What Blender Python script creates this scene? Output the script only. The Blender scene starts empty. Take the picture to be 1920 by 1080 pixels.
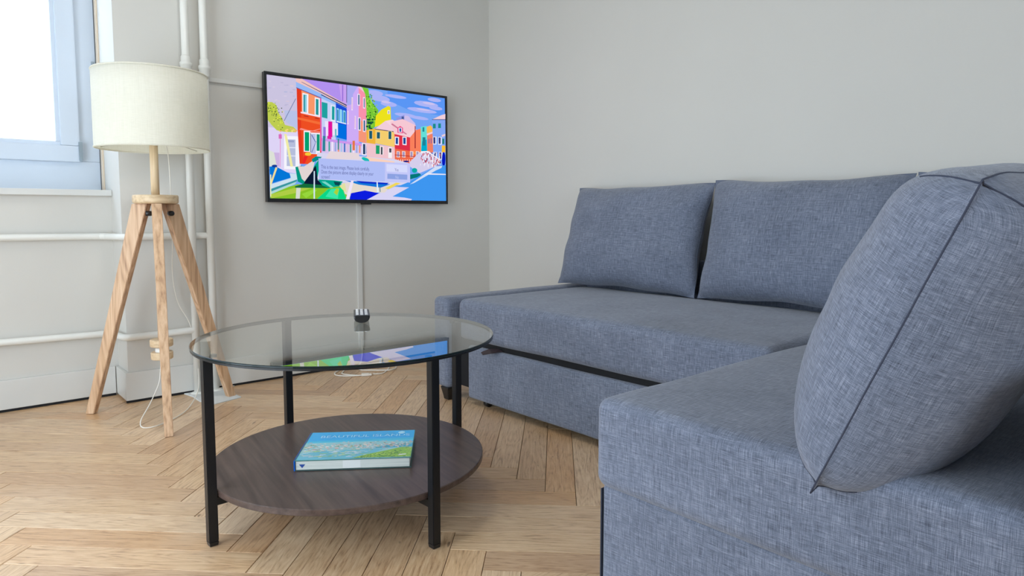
import bpy, bmesh, math, random
from mathutils import Vector, Matrix
EXPO=-1.1; LAMP_W=18; FAB=((52,58,72),(111,119,137),(165,173,192))
random.seed(7)
R_=random.Random(11)
scene=bpy.context.scene
COL=scene.collection
# ---------------------------------------------------------------- camera
YAW=math.radians(48.765); PITCH=math.radians(4.513)
FWD=Vector((math.cos(YAW)*math.cos(PITCH),math.sin(YAW)*math.cos(PITCH),-math.sin(PITCH)))
RIGHT=Vector((math.sin(YAW),-math.cos(YAW),0)); UP=RIGHT.cross(FWD)
CAM=Vector((-2.871,-3.506,0.88)); FPX=1267.0
cd=bpy.data.cameras.new('camera'); cam=bpy.data.objects.new('camera',cd); COL.objects.link(cam)
cd.sensor_width=36; cd.lens=FPX/1920*36; cd.shift_y=-40/1920; cd.clip_start=.02
M=Matrix((RIGHT,UP,-FWD)).transposed().to_4x4(); M.translation=CAM; cam.matrix_world=M
scene.camera=cam
# ---------------------------------------------------------------- world, lights, exposure
SKY=(0.76,0.88,1.0); SKYS=17.0
w=bpy.data.worlds.new('sky'); scene.world=w; w.use_nodes=True
w.node_tree.nodes['Background'].inputs[0].default_value=(*SKY,1); w.node_tree.nodes['Background'].inputs[1].default_value=SKYS
def area(name,loc,rot,sx,sy,power,col=(1,1,1),portal=False):
    l=bpy.data.lights.new(name,'AREA'); l.shape='RECTANGLE'; l.size=sx; l.size_y=sy; l.energy=power; l.color=col
    if portal: l.cycles.is_portal=True
    o=bpy.data.objects.new(name,l); COL.objects.link(o); o.location=loc; o.rotation_euler=rot; return o
PI=math.pi
NICHE_L=-3.75; U_L=-3.95; WZ0,WZ1=1.0,2.45
area('window_portal',((NICHE_L-2.2)/2,.50,(WZ0+WZ1)/2),(-PI/2,0,0),abs(NICHE_L+2.2),WZ1-WZ0,1,portal=True)
BW=(-3.0,-1.6,1.0,2.2)   # opening added to the unseen rear wall for fill light
area('rear_fill_portal',((BW[0]+BW[1])/2,-5.62,(BW[2]+BW[3])/2),(PI/2,0,0),BW[1]-BW[0],BW[3]-BW[2],1,portal=True)
LW=(-2.8,-.8,.04,1.9)   # tall balcony doors in the left wall
area('left_window_portal',(U_L-.02,(LW[0]+LW[1])/2,(LW[2]+LW[3])/2),(0,-PI/2,0),LW[3]-LW[2],LW[1]-LW[0],1,portal=True)
lamp=area('ceiling_fill_light',(-2.1,-1.3,2.66),(0,0,0),.45,.45,LAMP_W,(1.0,.92,.82))  # unseen lamp, added for warm fill and the table's shadow
vs=scene.view_settings; vs.view_transform='Standard'; vs.look='None'; vs.gamma=1; vs.use_curve_mapping=False; vs.exposure=EXPO
scene.cycles.max_bounces=10; scene.cycles.diffuse_bounces=6; scene.cycles.transparent_max_bounces=16
scene.cycles.sample_clamp_indirect=8
# ---------------------------------------------------------------- helpers
def lin(c):
    return tuple((x/255/12.92 if x/255<=.04045 else ((x/255+.055)/1.055)**2.4) for x in c)
class NT:
    def __init__(s,name):
        s.m=bpy.data.materials.new(name); s.m.use_nodes=True; s.t=s.m.node_tree; s.b=s.t.nodes['Principled BSDF']
    def n(s,t,**k):
        q=s.t.nodes.new(t)
        for a,b in k.items():
            if a.startswith('i_'): q.inputs[a[2:]].default_value=b
            else: setattr(q,a,b)
        return q
    def l(s,a,b): s.t.links.new(a,b)
    def ramp(s,fac,stops):
        r=s.n('ShaderNodeValToRGB'); e=r.color_ramp.elements
        e[0].position,e[0].color=stops[0][0],(*stops[0][1],1); e[1].position,e[1].color=stops[-1][0],(*stops[-1][1],1)
        for p,c in stops[1:-1]:
            x=e.new(p); x.color=(*c,1)
        s.l(fac,r.inputs[0]); return r.outputs[0]
    def mixc(s,f,a,b,mode='MIX'):
        m=s.n('ShaderNodeMix',data_type='RGBA',blend_type=mode)
        for i,v in ((0,f),(6,a),(7,b)):
            if isinstance(v,bpy.types.NodeSocket): s.l(v,m.inputs[i])
            else: m.inputs[i].default_value=v if i==0 else (*v,1)
        return m.outputs[2]
    def math(s,op,a,b=0.0):
        m=s.n('ShaderNodeMath',operation=op)
        for i,v in ((0,a),(1,b)):
            if isinstance(v,bpy.types.NodeSocket): s.l(v,m.inputs[i])
            else: m.inputs[i].default_value=v
        return m.outputs[0]
    def noise(s,vec,scale,detail=2,rough=.5):
        q=s.n('ShaderNodeTexNoise'); q.inputs['Scale'].default_value=scale; q.inputs['Detail'].default_value=detail; q.inputs['Roughness'].default_value=rough
        if vec is not None: s.l(vec,q.inputs['Vector'])
        return q.outputs['Fac']
    def mapv(s,vec,scale=(1,1,1),rot=(0,0,0),loc=None):
        q=s.n('ShaderNodeMapping'); q.inputs['Scale'].default_value=scale; q.inputs['Rotation'].default_value=rot
        s.l(vec,q.inputs['Vector'])
        if loc is not None: s.l(loc,q.inputs['Location'])
        return q.outputs[0]
    def bump(s,h,strength=.3,dist=.002):
        q=s.n('ShaderNodeBump'); q.inputs['Strength'].default_value=strength; q.inputs['Distance'].default_value=dist
        s.l(h,q.inputs['Height']); s.l(q.outputs[0],s.b.inputs['Normal'])
def plain(name,c,rough=.5,metal=0.0,noise=0.0,nscale=20,spec=.5):
    s=NT(name); s.b.inputs['Roughness'].default_value=rough; s.b.inputs['Metallic'].default_value=metal
    s.b.inputs['Specular IOR Level'].default_value=spec
    if noise:
        tc=s.n('ShaderNodeTexCoord'); f=s.noise(tc.outputs['Object'],nscale,4)
        c0=tuple(x*(1-noise) for x in c); c1=tuple(min(1,x*(1+noise)) for x in c)
        s.l(s.ramp(f,[(.3,c0),(.7,c1)]),s.b.inputs['Base Color']); s.bump(f,.1,.001)
    else: s.b.inputs['Base Color'].default_value=(*c,1)
    return s.m
def emit(name,c,strength):
    s=NT(name); e=s.n('ShaderNodeEmission'); e.inputs[0].default_value=(*c,1); e.inputs[1].default_value=strength
    s.l(e.outputs[0],s.t.nodes['Material Output'].inputs[0]); return s.m
def wallmat(name,c):
    s=NT(name); tc=s.n('ShaderNodeTexCoord'); o=tc.outputs['Object']
    f=s.noise(o,1.3,3); g=s.noise(o,140,3)
    s.l(s.ramp(f,[(.25,tuple(x*.965 for x in c)),(.75,c)]),s.b.inputs['Base Color'])
    s.b.inputs['Roughness'].default_value=.85; s.b.inputs['Specular IOR Level'].default_value=.2
    s.bump(s.math('ADD',g,s.math('MULTIPLY',s.noise(o,9,3),1.5)),.12,.0015); return s.m
def wood(name,c0,c1,c2,rough=.45,axis=2,fine=70,rings=True,perobj=True):
    s=NT(name); tc=s.n('ShaderNodeTexCoord'); oi=s.n('ShaderNodeObjectInfo')
    sc=[fine]*3; sc[axis]=fine*.045
    loc=s.n('ShaderNodeCombineXYZ'); s.l(s.math('MULTIPLY',oi.outputs['Random'],37.0),loc.inputs[0]); s.l(s.math('MULTIPLY',oi.outputs['Random'],91.0),loc.inputs[1])
    v=s.mapv(tc.outputs['Object'],tuple(sc),loc=loc.outputs[0]); f=s.noise(v,1,4,.6)
    sc2=[fine*.16]*3; sc2[axis]=fine*.02
    g=s.noise(s.mapv(tc.outputs['Object'],tuple(sc2),loc=loc.outputs[0]),1,2)
    band=s.math('FRACT',s.math('MULTIPLY',g,9.0)); band=s.math('ABSOLUTE',s.math('SUBTRACT',band,.5))
    h=s.math('ADD',s.math('MULTIPLY',f,.7),s.math('MULTIPLY',band,.45 if rings else .1))
    col=s.ramp(h,[(.22,c0),(.42,c1),(.72,c2)])
    s.l(col,s.b.inputs['Base Color']); s.b.inputs['Roughness'].default_value=rough; s.bump(f,.15,.0008)
    return s.m
def plankmat():
    s=NT('oak_parquet'); tc=s.n('ShaderNodeTexCoord'); oi=s.n('ShaderNodeObjectInfo'); rnd=oi.outputs['Random']
    loc=s.n('ShaderNodeCombineXYZ'); s.l(s.math('MULTIPLY',rnd,43.0),loc.inputs[0]); s.l(s.math('MULTIPLY',rnd,117.0),loc.inputs[1])
    o=tc.outputs['Object']
    f=s.noise(s.mapv(o,(9,150,1),loc=loc.outputs[0]),1,5,.65)
    g=s.noise(s.mapv(o,(2.6,17,1),loc=loc.outputs[0]),1,2)
    p=s.noise(s.mapv(o,(60,700,1),loc=loc.outputs[0]),1,2)
    band=s.math('ABSOLUTE',s.math('SUBTRACT',s.math('FRACT',s.math('MULTIPLY',g,11.0)),.5))
    h=s.math('ADD',s.math('ADD',s.math('MULTIPLY',f,.62),s.math('MULTIPLY',band,.22)),s.math('MULTIPLY',p,.22))
    col=s.ramp(h,[(.3,lin((148,116,88))),(.43,lin((207,176,142))),(.58,lin((226,200,168))),(.8,lin((240,220,192)))])
    tone=s.ramp(rnd,[(0,lin((226,212,200))),(.3,lin((244,236,224))),(.6,(1,.97,.93)),(.85,lin((250,234,214))),(1,lin((232,212,192)))])
    col=s.mixc(1.0,col,tone,'MULTIPLY')
    # worn, bleached patches of the finish
    wn=s.noise(tc.outputs['Generated'],2.0,2); w2=s.n('ShaderNodeNewGeometry'); wp=s.noise(w2.outputs['Position'],2.3,4,.6)
    col=s.mixc(s.math('MULTIPLY',s.ramp(wp,[(.5,(0,0,0)),(.68,(1,1,1))]),.30),col,lin((215,190,165)))
    # small dark pores/knots
    k=s.noise(s.mapv(o,(14,40,1),loc=loc.outputs[0]),1,1); col=s.mixc(s.ramp(k,[(.18,(.75,)*3),(.24,(0,)*3)]),col,lin((84,54,34)))
    s.l(col,s.b.inputs['Base Color'])
    s.l(s.ramp(s.math('ADD',s.math('MULTIPLY',f,.5),s.math('MULTIPLY',wp,.5)),[(.3,(.27,)*3),(.7,(.42,)*3)]),s.b.inputs['Roughness'])
    s.b.inputs['Specular IOR Level'].default_value=.75
    s.bump(s.math('ADD',f,s.math('MULTIPLY',p,.6)),.35,.0008); return s.m
def fabric(name,dark,mid,light,thr=1.0):
    s=NT(name); uv=s.n('ShaderNodeUVMap').outputs[0]
    a=s.noise(s.mapv(uv,(34*thr,800*thr,1)),1,3,.6); b=s.noise(s.mapv(uv,(800*thr,34*thr,1)),1,3,.6)
    a2=s.noise(s.mapv(uv,(10,170,1)),1,2); b2=s.noise(s.mapv(uv,(170,10,1)),1,2)
    fine=s.noise(s.mapv(uv,(1000,1000,1)),1,1)
    big=s.noise(uv,5,3)
    h=s.math('ADD',s.math('MULTIPLY',a,.39),s.math('MULTIPLY',b,.39)); h=s.math('ADD',h,s.math('MULTIPLY',a2,.11)); h=s.math('ADD',h,s.math('MULTIPLY',b2,.11))
    h2=s.math('ADD',s.math('MULTIPLY',h,.82),s.math('MULTIPLY',fine,.10)); h2=s.math('ADD',h2,s.math('MULTIPLY',big,.08))
    s.l(s.ramp(h2,[(.36,dark),(.5,mid),(.66,light)]),s.b.inputs['Base Color'])
    s.b.inputs['Roughness'].default_value=.95; s.b.inputs['Specular IOR Level'].default_value=.15
    s.b.inputs['Sheen Weight'].default_value=.25; s.b.inputs['Sheen Roughness'].default_value=.5
    s.bump(s.math('ADD',h,s.math('MULTIPLY',fine,.4)),.6,.0012); return s.m
def glassmat(name,tint,refl=1.5,edge=None):
    s=NT(name); tr=s.n('ShaderNodeBsdfTransparent'); tr.inputs[0].default_value=(*tint,1)
    gl=s.n('ShaderNodeBsdfGlossy'); gl.inputs['Roughness'].default_value=0.0; gl.inputs[0].default_value=(1,1,1,1)
    fr=s.n('ShaderNodeFresnel'); fr.inputs[0].default_value=refl
    ge=s.n('ShaderNodeNewGeometry'); f=s.math('MINIMUM',s.math('MULTIPLY',s.math('MULTIPLY',fr.outputs[0],edge or 1.0),s.math('SUBTRACT',1.0,ge.outputs['Backfacing'])),.95)
    m=s.n('ShaderNodeMixShader'); s.l(f,m.inputs[0]); s.l(tr.outputs[0],m.inputs[1]); s.l(gl.outputs[0],m.inputs[2])
    s.l(m.outputs[0],s.t.nodes['Material Output'].inputs[0]); return s.m
# mesh plumbing
def link(name,me,mat=None,parent=None,smooth=False):
    o=bpy.data.objects.new(name,me); COL.objects.link(o)
    if mat is not None:
        for m_ in (mat if isinstance(mat,(list,tuple)) else [mat]): me.materials.append(m_)
    if parent is not None: o.parent=parent
    if smooth: me.polygons.foreach_set('use_smooth',[True]*len(me.polygons))
    return o
def from_bm(name,bm,mat,parent=None,smooth=False):
    bmesh.ops.recalc_face_normals(bm,faces=bm.faces)
    me=bpy.data.meshes.new(name); bm.to_mesh(me); bm.free(); return link(name,me,mat,parent,smooth)
def empty(name,loc=(0,0,0)):
    o=bpy.data.objects.new(name,None); COL.objects.link(o); o.location=loc; o.empty_display_size=.05; return o
def tag(o,label=None,cat=None,group=None,kind=None):
    if label: o['label']=label
    if cat: o['category']=cat
    if group: o['group']=group
    if kind: o['kind']=kind
    return o
def rel(p,parent):   # world point -> parent's local (parents are unrotated)
    return Vector(p)-(parent.location if parent is not None else Vector((0,0,0)))
def box(bm,lo,hi,bev=0.0,seg=2,ofs=Vector((0,0,0))):
    lo=Vector(lo)-ofs; hi=Vector(hi)-ofs
    r=bmesh.ops.create_cube(bm,size=1.0,matrix=Matrix.Translation((lo+hi)/2)@Matrix.Diagonal((*(hi-lo),1)))
    if bev:
        es=set(e for v in r['verts'] for e in v.link_edges)
        bmesh.ops.bevel(bm,geom=list(es),offset=bev,segments=seg,profile=.7,affect='EDGES')
def boxobj(name,lo,hi,mat,parent=None,bev=0.0,seg=2):
    bm=bmesh.new(); box(bm,lo,hi,bev,seg,parent.location if parent is not None else Vector((0,0,0)))
    return from_bm(name,bm,mat,parent)
def loft(bm,rings,cap=True,close=True):
    vs=[[bm.verts.new(p) for p in r] for r in rings]; n=len(rings[0])
    for a,b in zip(vs,vs[1:]):
        for i in range(n if close else n-1):
            j=(i+1)%n; bm.faces.new((a[i],a[j],b[j],b[i]))
    if cap: bm.faces.new(vs[0][::-1]); bm.faces.new(vs[-1])
def circ(c,r,n=32,ax=None,ay=None,ph=0):
    ax=ax or Vector((1,0,0)); ay=ay or Vector((0,1,0)); c=Vector(c)
    return [c+ax*r*math.cos(2*PI*i/n+ph)+ay*r*math.sin(2*PI*i/n+ph) for i in range(n)]
def lathe(bm,c,prof,n=48,cap=True):
    c=Vector(c); loft(bm,[circ(c+Vector((0,0,z)),max(r,1e-5),n) for r,z in prof],cap)
def catmull(pts,k=8):
    P=[Vector(p) for p in pts]; P=[P[0]*2-P[1]]+P+[P[-1]*2-P[-2]]; out=[]
    for i in range(1,len(P)-2):
        a,b,c,d=P[i-1:i+3]
        for j in range(k):
            t=j/k; out.append(.5*((2*b)+(c-a)*t+(2*a-5*b+4*c-d)*t*t+(3*b-a-3*c+d)*t**3))
    out.append(P[-2]); return out
def tube(bm,pts,r,n=10,closed=False):
    P=[Vector(p) for p in pts]; rings=[]; prev=None
    for i,p in enumerate(P):
        a=P[(i-1)%len(P)] if (closed or i>0) else p; b=P[(i+1)%len(P)] if (closed or i<len(P)-1) else p
        t=(b-a).normalized()
        if prev is None: prev=t.orthogonal().normalized()
        x=(prev-t*prev.dot(t)).normalized(); prev=x; y=t.cross(x)
        rr=r[i] if isinstance(r,(list,tuple)) else r
        rings.append([p+x*rr*math.cos(2*PI*k/n)+y*rr*math.sin(2*PI*k/n) for k in range(n)])
    if closed: rings.append(rings[0]); 
    loft(bm,rings,not closed)
    if closed: bmesh.ops.remove_doubles(bm,verts=bm.verts,dist=1e-6)
def tubeobj(name,pts,r,mat,parent=None,n=10,closed=False):
    ofs=parent.location if parent is not None else Vector((0,0,0)); bm=bmesh.new(); tube(bm,[Vector(p)-ofs for p in pts],r,n,closed)
    return from_bm(name,bm,mat,parent,True)
def hsh(x,y,z):
    return math.sin(x*3.1+y*1.7+1.3*math.sin(z*4.1))+math.sin(y*4.3-z*2.9+x*.7)+.5*math.sin(z*7.9+x*6.1+y*5.3)
def softbox(lo,hi,r,n=16,deform=None,uvscale=1.0,ofs=Vector((0,0,0))):
    """box with rounded edges on a dense grid; UVs in metres by face; deform(p, q) moves points (q in -1..1)"""
    lo=Vector(lo); hi=Vector(hi); c=(lo+hi)/2; h=(hi-lo)/2; bm=bmesh.new(); uvl=bm.loops.layers.uv.new('UVMap')
    def axisv(hh):
        e=min(.9,r/hh); ks=[-1,-1+e*.15,-1+e*.4,-1+e*.7,-1+e]; m=n
        ks+=[-1+e+(2-2*e)*i/m for i in range(1,m)]; ks+=[-k for k in ks[4::-1]]; return ks
    AX=[axisv(h[i]) for i in range(3)]; cache={}
    def vert(q):
        key=tuple(round(x,5) for x in q)
        if key in cache: return cache[key]
        p=Vector((q[0]*h[0],q[1]*h[1],q[2]*h[2])); inn=Vector([max(-(h[i]-r),min(h[i]-r,p[i])) for i in range(3)])
        d=p-inn
        if d.length>1e-9: p=inn+d.normalized()*r if (abs(d[0])>1e-9)+(abs(d[1])>1e-9)+(abs(d[2])>1e-9)>1 else p
        if deform: p=deform(p,q,h)
        v=bm.verts.new(p+c-ofs); cache[key]=v; return v
    for ax in range(3):
        a,b=[(1,2),(2,0),(0,1)][ax]
        for sg in (-1,1):
            A,B=AX[a],AX[b]
            for i in range(len(A)-1):
                for j in range(len(B)-1):
                    qs=[]
                    for (s,t) in ((i,j),(i+1,j),(i+1,j+1),(i,j+1)):
                        q=[0,0,0]; q[ax]=sg; q[a]=A[s]; q[b]=B[t]; qs.append(tuple(q))
                    if sg<0: qs=qs[::-1]
                    f=bm.faces.new([vert(q) for q in qs]); f.smooth=True
                    for lp,q in zip(f.loops,qs):
                        lp[uvl].uv=((q[a]*h[a]+(ax*.37+sg*.11))*uvscale,(q[b]*h[b]+ax*.53)*uvscale) if ax!=1 else ((q[b]*h[b]+.61+sg*.2)*uvscale,(q[a]*h[a]+.3)*uvscale)
    return bm
def soft(name,lo,hi,r,mat,parent=None,n=16,deform=None):
    bm=softbox(lo,hi,r,n,deform,1.0,parent.location if parent is not None else Vector((0,0,0)))
    me=bpy.data.meshes.new(name); bm.to_mesh(me); bm.free(); return link(name,me,mat,parent)
def quad(bm,pts): return bm.faces.new([bm.verts.new(p) for p in pts])
def text(name,body,size,mat,M4,parent,align='LEFT'):
    cu=bpy.data.curves.new(name,'FONT'); cu.body=body; cu.size=size; cu.align_x=align; cu.space_line=.95
    t=bpy.data.objects.new(name,cu); COL.objects.link(t); dg=bpy.context.evaluated_depsgraph_get()
    me=bpy.data.meshes.new_from_object(t.evaluated_get(dg)); bpy.data.objects.remove(t); me.transform(M4)
    me.materials.clear(); return link(name,me,mat,parent)
def colormesh(name,polys,place,mat,parent,dz=4e-5):
    """flat coloured print: polygons stacked a hair apart"""
    vs=[];fs=[];cs=[]
    for i,(r,g,b,pts) in enumerate(polys):
        pp=[tuple(float(k)/1000 for k in q.split(',')) for q in pts.split()]
        k=len(vs); vs+=[place(x,y,i*dz) for x,y in pp]; fs.append(list(range(k,k+len(pp)))); cs+=[(*lin((r,g,b)),1)]*len(pp)
    me=bpy.data.meshes.new(name); me.from_pydata(vs,[],fs)
    at=me.color_attributes.new('print','FLOAT_COLOR','CORNER')
    for i,c in enumerate(cs): at.data[i].color=c
    return link(name,me,mat,parent)
# ---------------------------------------------------------------- materials
WHITE=wallmat('painted_wall_white',lin((212,210,204))); TRIM=plain('gloss_white_paint',lin((214,214,210)),.4,noise=.02,nscale=6)
UPVC=plain('sky_tinted_window_plastic',lin((204,215,228)),.35); DARK=plain('gap_shade_black',(.008,.008,.01),.9)  # plastic colour holds blue sky light; black stands in for shade in gaps
FABRIC=fabric('blue_grey_woven_fabric',lin(FAB[0]),lin(FAB[1]),lin(FAB[2]))
BLACKM=plain('black_powder_coated_metal',(.006,.007,.009),.35,0.0,spec=.4); BLACKP=plain('black_plastic',(.010,.011,.013),.3)
SEAM2=plain('grey_seam_thread',lin((96,105,126)),.9)
SEAM=plain('dark_seam_thread',lin((58,64,82)),.9)
# ---------------------------------------------------------------- room shell
def struct(o): o['kind']='structure'; return o
V_B=-5.6; ZC=2.72; VW=.40
bm=bmesh.new(); box(bm,(-2.173,0,0),(.3,.62,ZC)); box(bm,(NICHE_L,.2,0),(-2.173,.62,.975)); box(bm,(NICHE_L,.0,2.5),(-2.173,.62,ZC)); box(bm,(U_L-.2,0,0),(NICHE_L,.62,ZC))
struct(from_bm('wall_front',bm,WHITE))
struct(boxobj('wall_right',(0,V_B-.2,0),(.2,0,ZC),WHITE))
bm=bmesh.new(); box(bm,(U_L-.2,V_B-.2,0),(U_L,LW[0],ZC)); box(bm,(U_L-.2,LW[1],0),(U_L,0,ZC)); box(bm,(U_L-.2,LW[0],0),(U_L,LW[1],LW[2])); box(bm,(U_L-.2,LW[0],LW[3]),(U_L,LW[1],ZC))
struct(from_bm('wall_left',bm,WHITE))
w2=struct(empty('window_2',(U_L-.1,LW[0],LW[2])))
bm=bmesh.new()
for v0,v1 in ((LW[0],LW[0]+.07),((LW[0]+LW[1])/2-.06,(LW[0]+LW[1])/2+.06),(LW[1]-.07,LW[1])): box(bm,(U_L-.14,v0,LW[2]),(U_L-.07,v1,LW[3]),.003,1,w2.location)
for z0,z1 in ((LW[2],LW[2]+.09),(LW[3]-.08,LW[3])): box(bm,(U_L-.14,LW[0],z0),(U_L-.07,LW[1],z1),.003,1,w2.location)
from_bm('window_frame',bm,TRIM,w2)
bm=bmesh.new(); box(bm,(U_L,V_B-.2,0),(BW[0],V_B,ZC)); box(bm,(BW[1],V_B-.2,0),(0,V_B,ZC)); box(bm,(BW[0],V_B-.2,0),(BW[1],V_B,BW[2])); box(bm,(BW[0],V_B-.2,BW[3]),(BW[1],V_B,ZC))
struct(from_bm('wall_back',bm,WHITE))
struct(boxobj('ceiling',(U_L-.2,V_B-.2,ZC),(.3,.62,ZC+.15),WHITE))
# baseboards
def skirting(name,lo,hi,face):
    e=empty(name,(lo[0],lo[1],0)); struct(e)
    bm=bmesh.new(); box(bm,(lo[0],lo[1],.011),(hi[0],hi[1],.142),.004,2,e.location); from_bm('board',bm,TRIM,e)
    l2,h2=list(lo),list(hi)
    boxobj('gap_shade_strip',(lo[0]+.002,lo[1]+.002,0.0005),(hi[0]-.002,hi[1]-.0005,.0108),DARK,e); return e  # dark strip stands in for the shade under the board
skirting('baseboard_front',(-2.188,-.016),(-.001,-.0005),0)
skirting('baseboard_left',(NICHE_L,.184),(-2.190,.1995),0)
bm=bmesh.new(); e=struct(empty('baseboard_corner',(-2.188,-.016,0))); box(bm,(-2.188,-.0002,.011),(-2.1735,.1835,.142),.003,2,e.location); from_bm('board',bm,TRIM,e)
skirting('baseboard_right',(-.016,V_B+.01),(-.0005,-.018),0)
# parquet in herringbone: one object for each plank in view
PARQ=plankmat(); subfl=struct(boxobj('floor',(U_L,V_B,-.06),(0.0,.62,-.0145),plain('dark_subfloor',(.02,.014,.01),.9)))
PW,PL=.0966,.630; D1=Vector((1,1))/2**.5; D2=Vector((1,-1))/2**.5; A_P1,A_Q0=-2.766,-1.036
def proj(p):
    q=Vector(p)-CAM; z=q.dot(FWD)
    if z<.05: return None
    return (960+FPX*q.dot(RIGHT)/z, 500-FPX*q.dot(UP)/z)
def clip(poly,rects):
    for ax,sg,lim in rects:
        out=[]
        for i in range(len(poly)):
            a,b=poly[i],poly[(i+1)%len(poly)]; da=sg*(lim-a[ax]); db=sg*(lim-b[ax])
            if da>=0: out.append(a)
            if (da>=0)!=(db>=0): t=da/(da-db); out.append((a[0]+(b[0]-a[0])*t,a[1]+(b[1]-a[1])*t))
        poly=out
        if len(poly)<3: return None
    return poly
def slab(bm,poly,z0,z1,ch=.0007):
    area_=sum(poly[i][0]*poly[(i+1)%len(poly)][1]-poly[(i+1)%len(poly)][0]*poly[i][1] for i in range(len(poly)))
    if area_<0: poly=poly[::-1]
    cx=sum(p[0] for p in poly)/len(poly); cy=sum(p[1] for p in poly)/len(poly)
    def ins(p): 
        return (p[0]-math.copysign(min(ch,abs(p[0]-cx)*.3),p[0]-cx),p[1]-math.copysign(min(ch,abs(p[1]-cy)*.3),p[1]-cy))
    loft(bm,[[Vector((*p,z0)) for p in poly],[Vector((*p,z1-ch)) for p in poly],[Vector((*ins(p),z1)) for p in poly]])
G=.0009
full=[(-PL/2+G,-PW/2+G),(PL/2-G,-PW/2+G),(PL/2-G,PW/2-G),(-PL/2+G,PW/2-G)]
bm=bmesh.new(); slab(bm,full,-.014,0); bmesh.ops.recalc_face_normals(bm,faces=bm.faces)
full_me=bpy.data.meshes.new('plank'); bm.to_mesh(full_me); bm.free(); full_me.materials.append(PARQ)
RECTS=[(0,1,-.0012),(0,-1,U_L+.001),(1,-1,V_B+.001)]
cands=[]
for i in range(-9,10):
    for k in range(-75,76):
        p1=A_P1+i*PL-k*PW; q0=A_Q0+i*PL+k*PW
        for typ in (0,1):
            if typ==0: cp,cq,ang=p1-PW/2,q0+PL/2,-PI/4
            else: cp,cq,ang=p1-PW+PL/2,q0+PL+PW/2,PI/4
            c=D1*cp+D2*cq
            if not(U_L-.4<c.x<.4 and V_B-.4<c.y<.6): continue
            ca,sa=math.cos(ang),math.sin(ang)
            wp=[(c.x+x*ca-y*sa,c.y+x*sa+y*ca) for x,y in full]
            for reg in (0,1):
                R2=RECTS+([(1,1,-.001)] if reg==0 else [(1,-1,-.001),(1,1,.199),(0,1,-2.175),(0,-1,NICHE_L+.001)])
                cl=clip(wp,R2)
                if not cl: continue
                ar=abs(sum(cl[a][0]*cl[(a+1)%len(cl)][1]-cl[(a+1)%len(cl)][0]*cl[a][1] for a in range(len(cl))))/2
                if ar<3e-4: continue
                isfull=ar>PL*PW*.96
                # how much of it the picture can show (frame test; under the sofa does not count)
                vis=0
                for fx in [a/8 for a in range(9)]:
                    P0=(wp[0][0]+(wp[1][0]-wp[0][0])*fx+(wp[3][0]-wp[0][0])*.5,wp[0][1]+(wp[1][1]-wp[0][1])*fx+(wp[3][1]-wp[0][1])*.5)
                    s_=proj((*P0,0))
                    if s_ and -10<s_[0]<1930 and -10<s_[1]<1090 and not (P0[0]>-.95 and P0[1]<-1.1) and not (P0[0]>-1.7 and P0[1]<-2.6): vis+=1
                cands.append((vis,isfull,c,ang,cl,wp))
cands.sort(key=lambda t:-t[0])
rest=[]
for n_,(vis,isfull,c,ang,cl,wp) in enumerate(cands):
    if vis==0 or n_>=298: rest.append((c,ang,cl)); continue
    if isfull: me=full_me
    else:
        ca,sa=math.cos(-ang),math.sin(-ang); loc=[((x-c.x)*ca-(y-c.y)*sa,(x-c.x)*sa+(y-c.y)*ca) for x,y in cl]
        bm=bmesh.new(); slab(bm,loc,-.014,0); bmesh.ops.recalc_face_normals(bm,faces=bm.faces)
        me=bpy.data.meshes.new('plank'); bm.to_mesh(me); bm.free(); me.materials.append(PARQ)
    o=bpy.data.objects.new('plank',me); COL.objects.link(o); o.parent=subfl; o.location=(c.x,c.y,R_.uniform(-.0006,0)); o.rotation_euler=(0,0,ang)
bm=bmesh.new()
for c,ang,cl in rest: slab(bm,cl,-.014,-.0002)
tag(from_bm('plank_field',bm,PARQ,subfl),kind='stuff')
print('planks',len(cands)-len(rest),'rest',len(rest))
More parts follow.
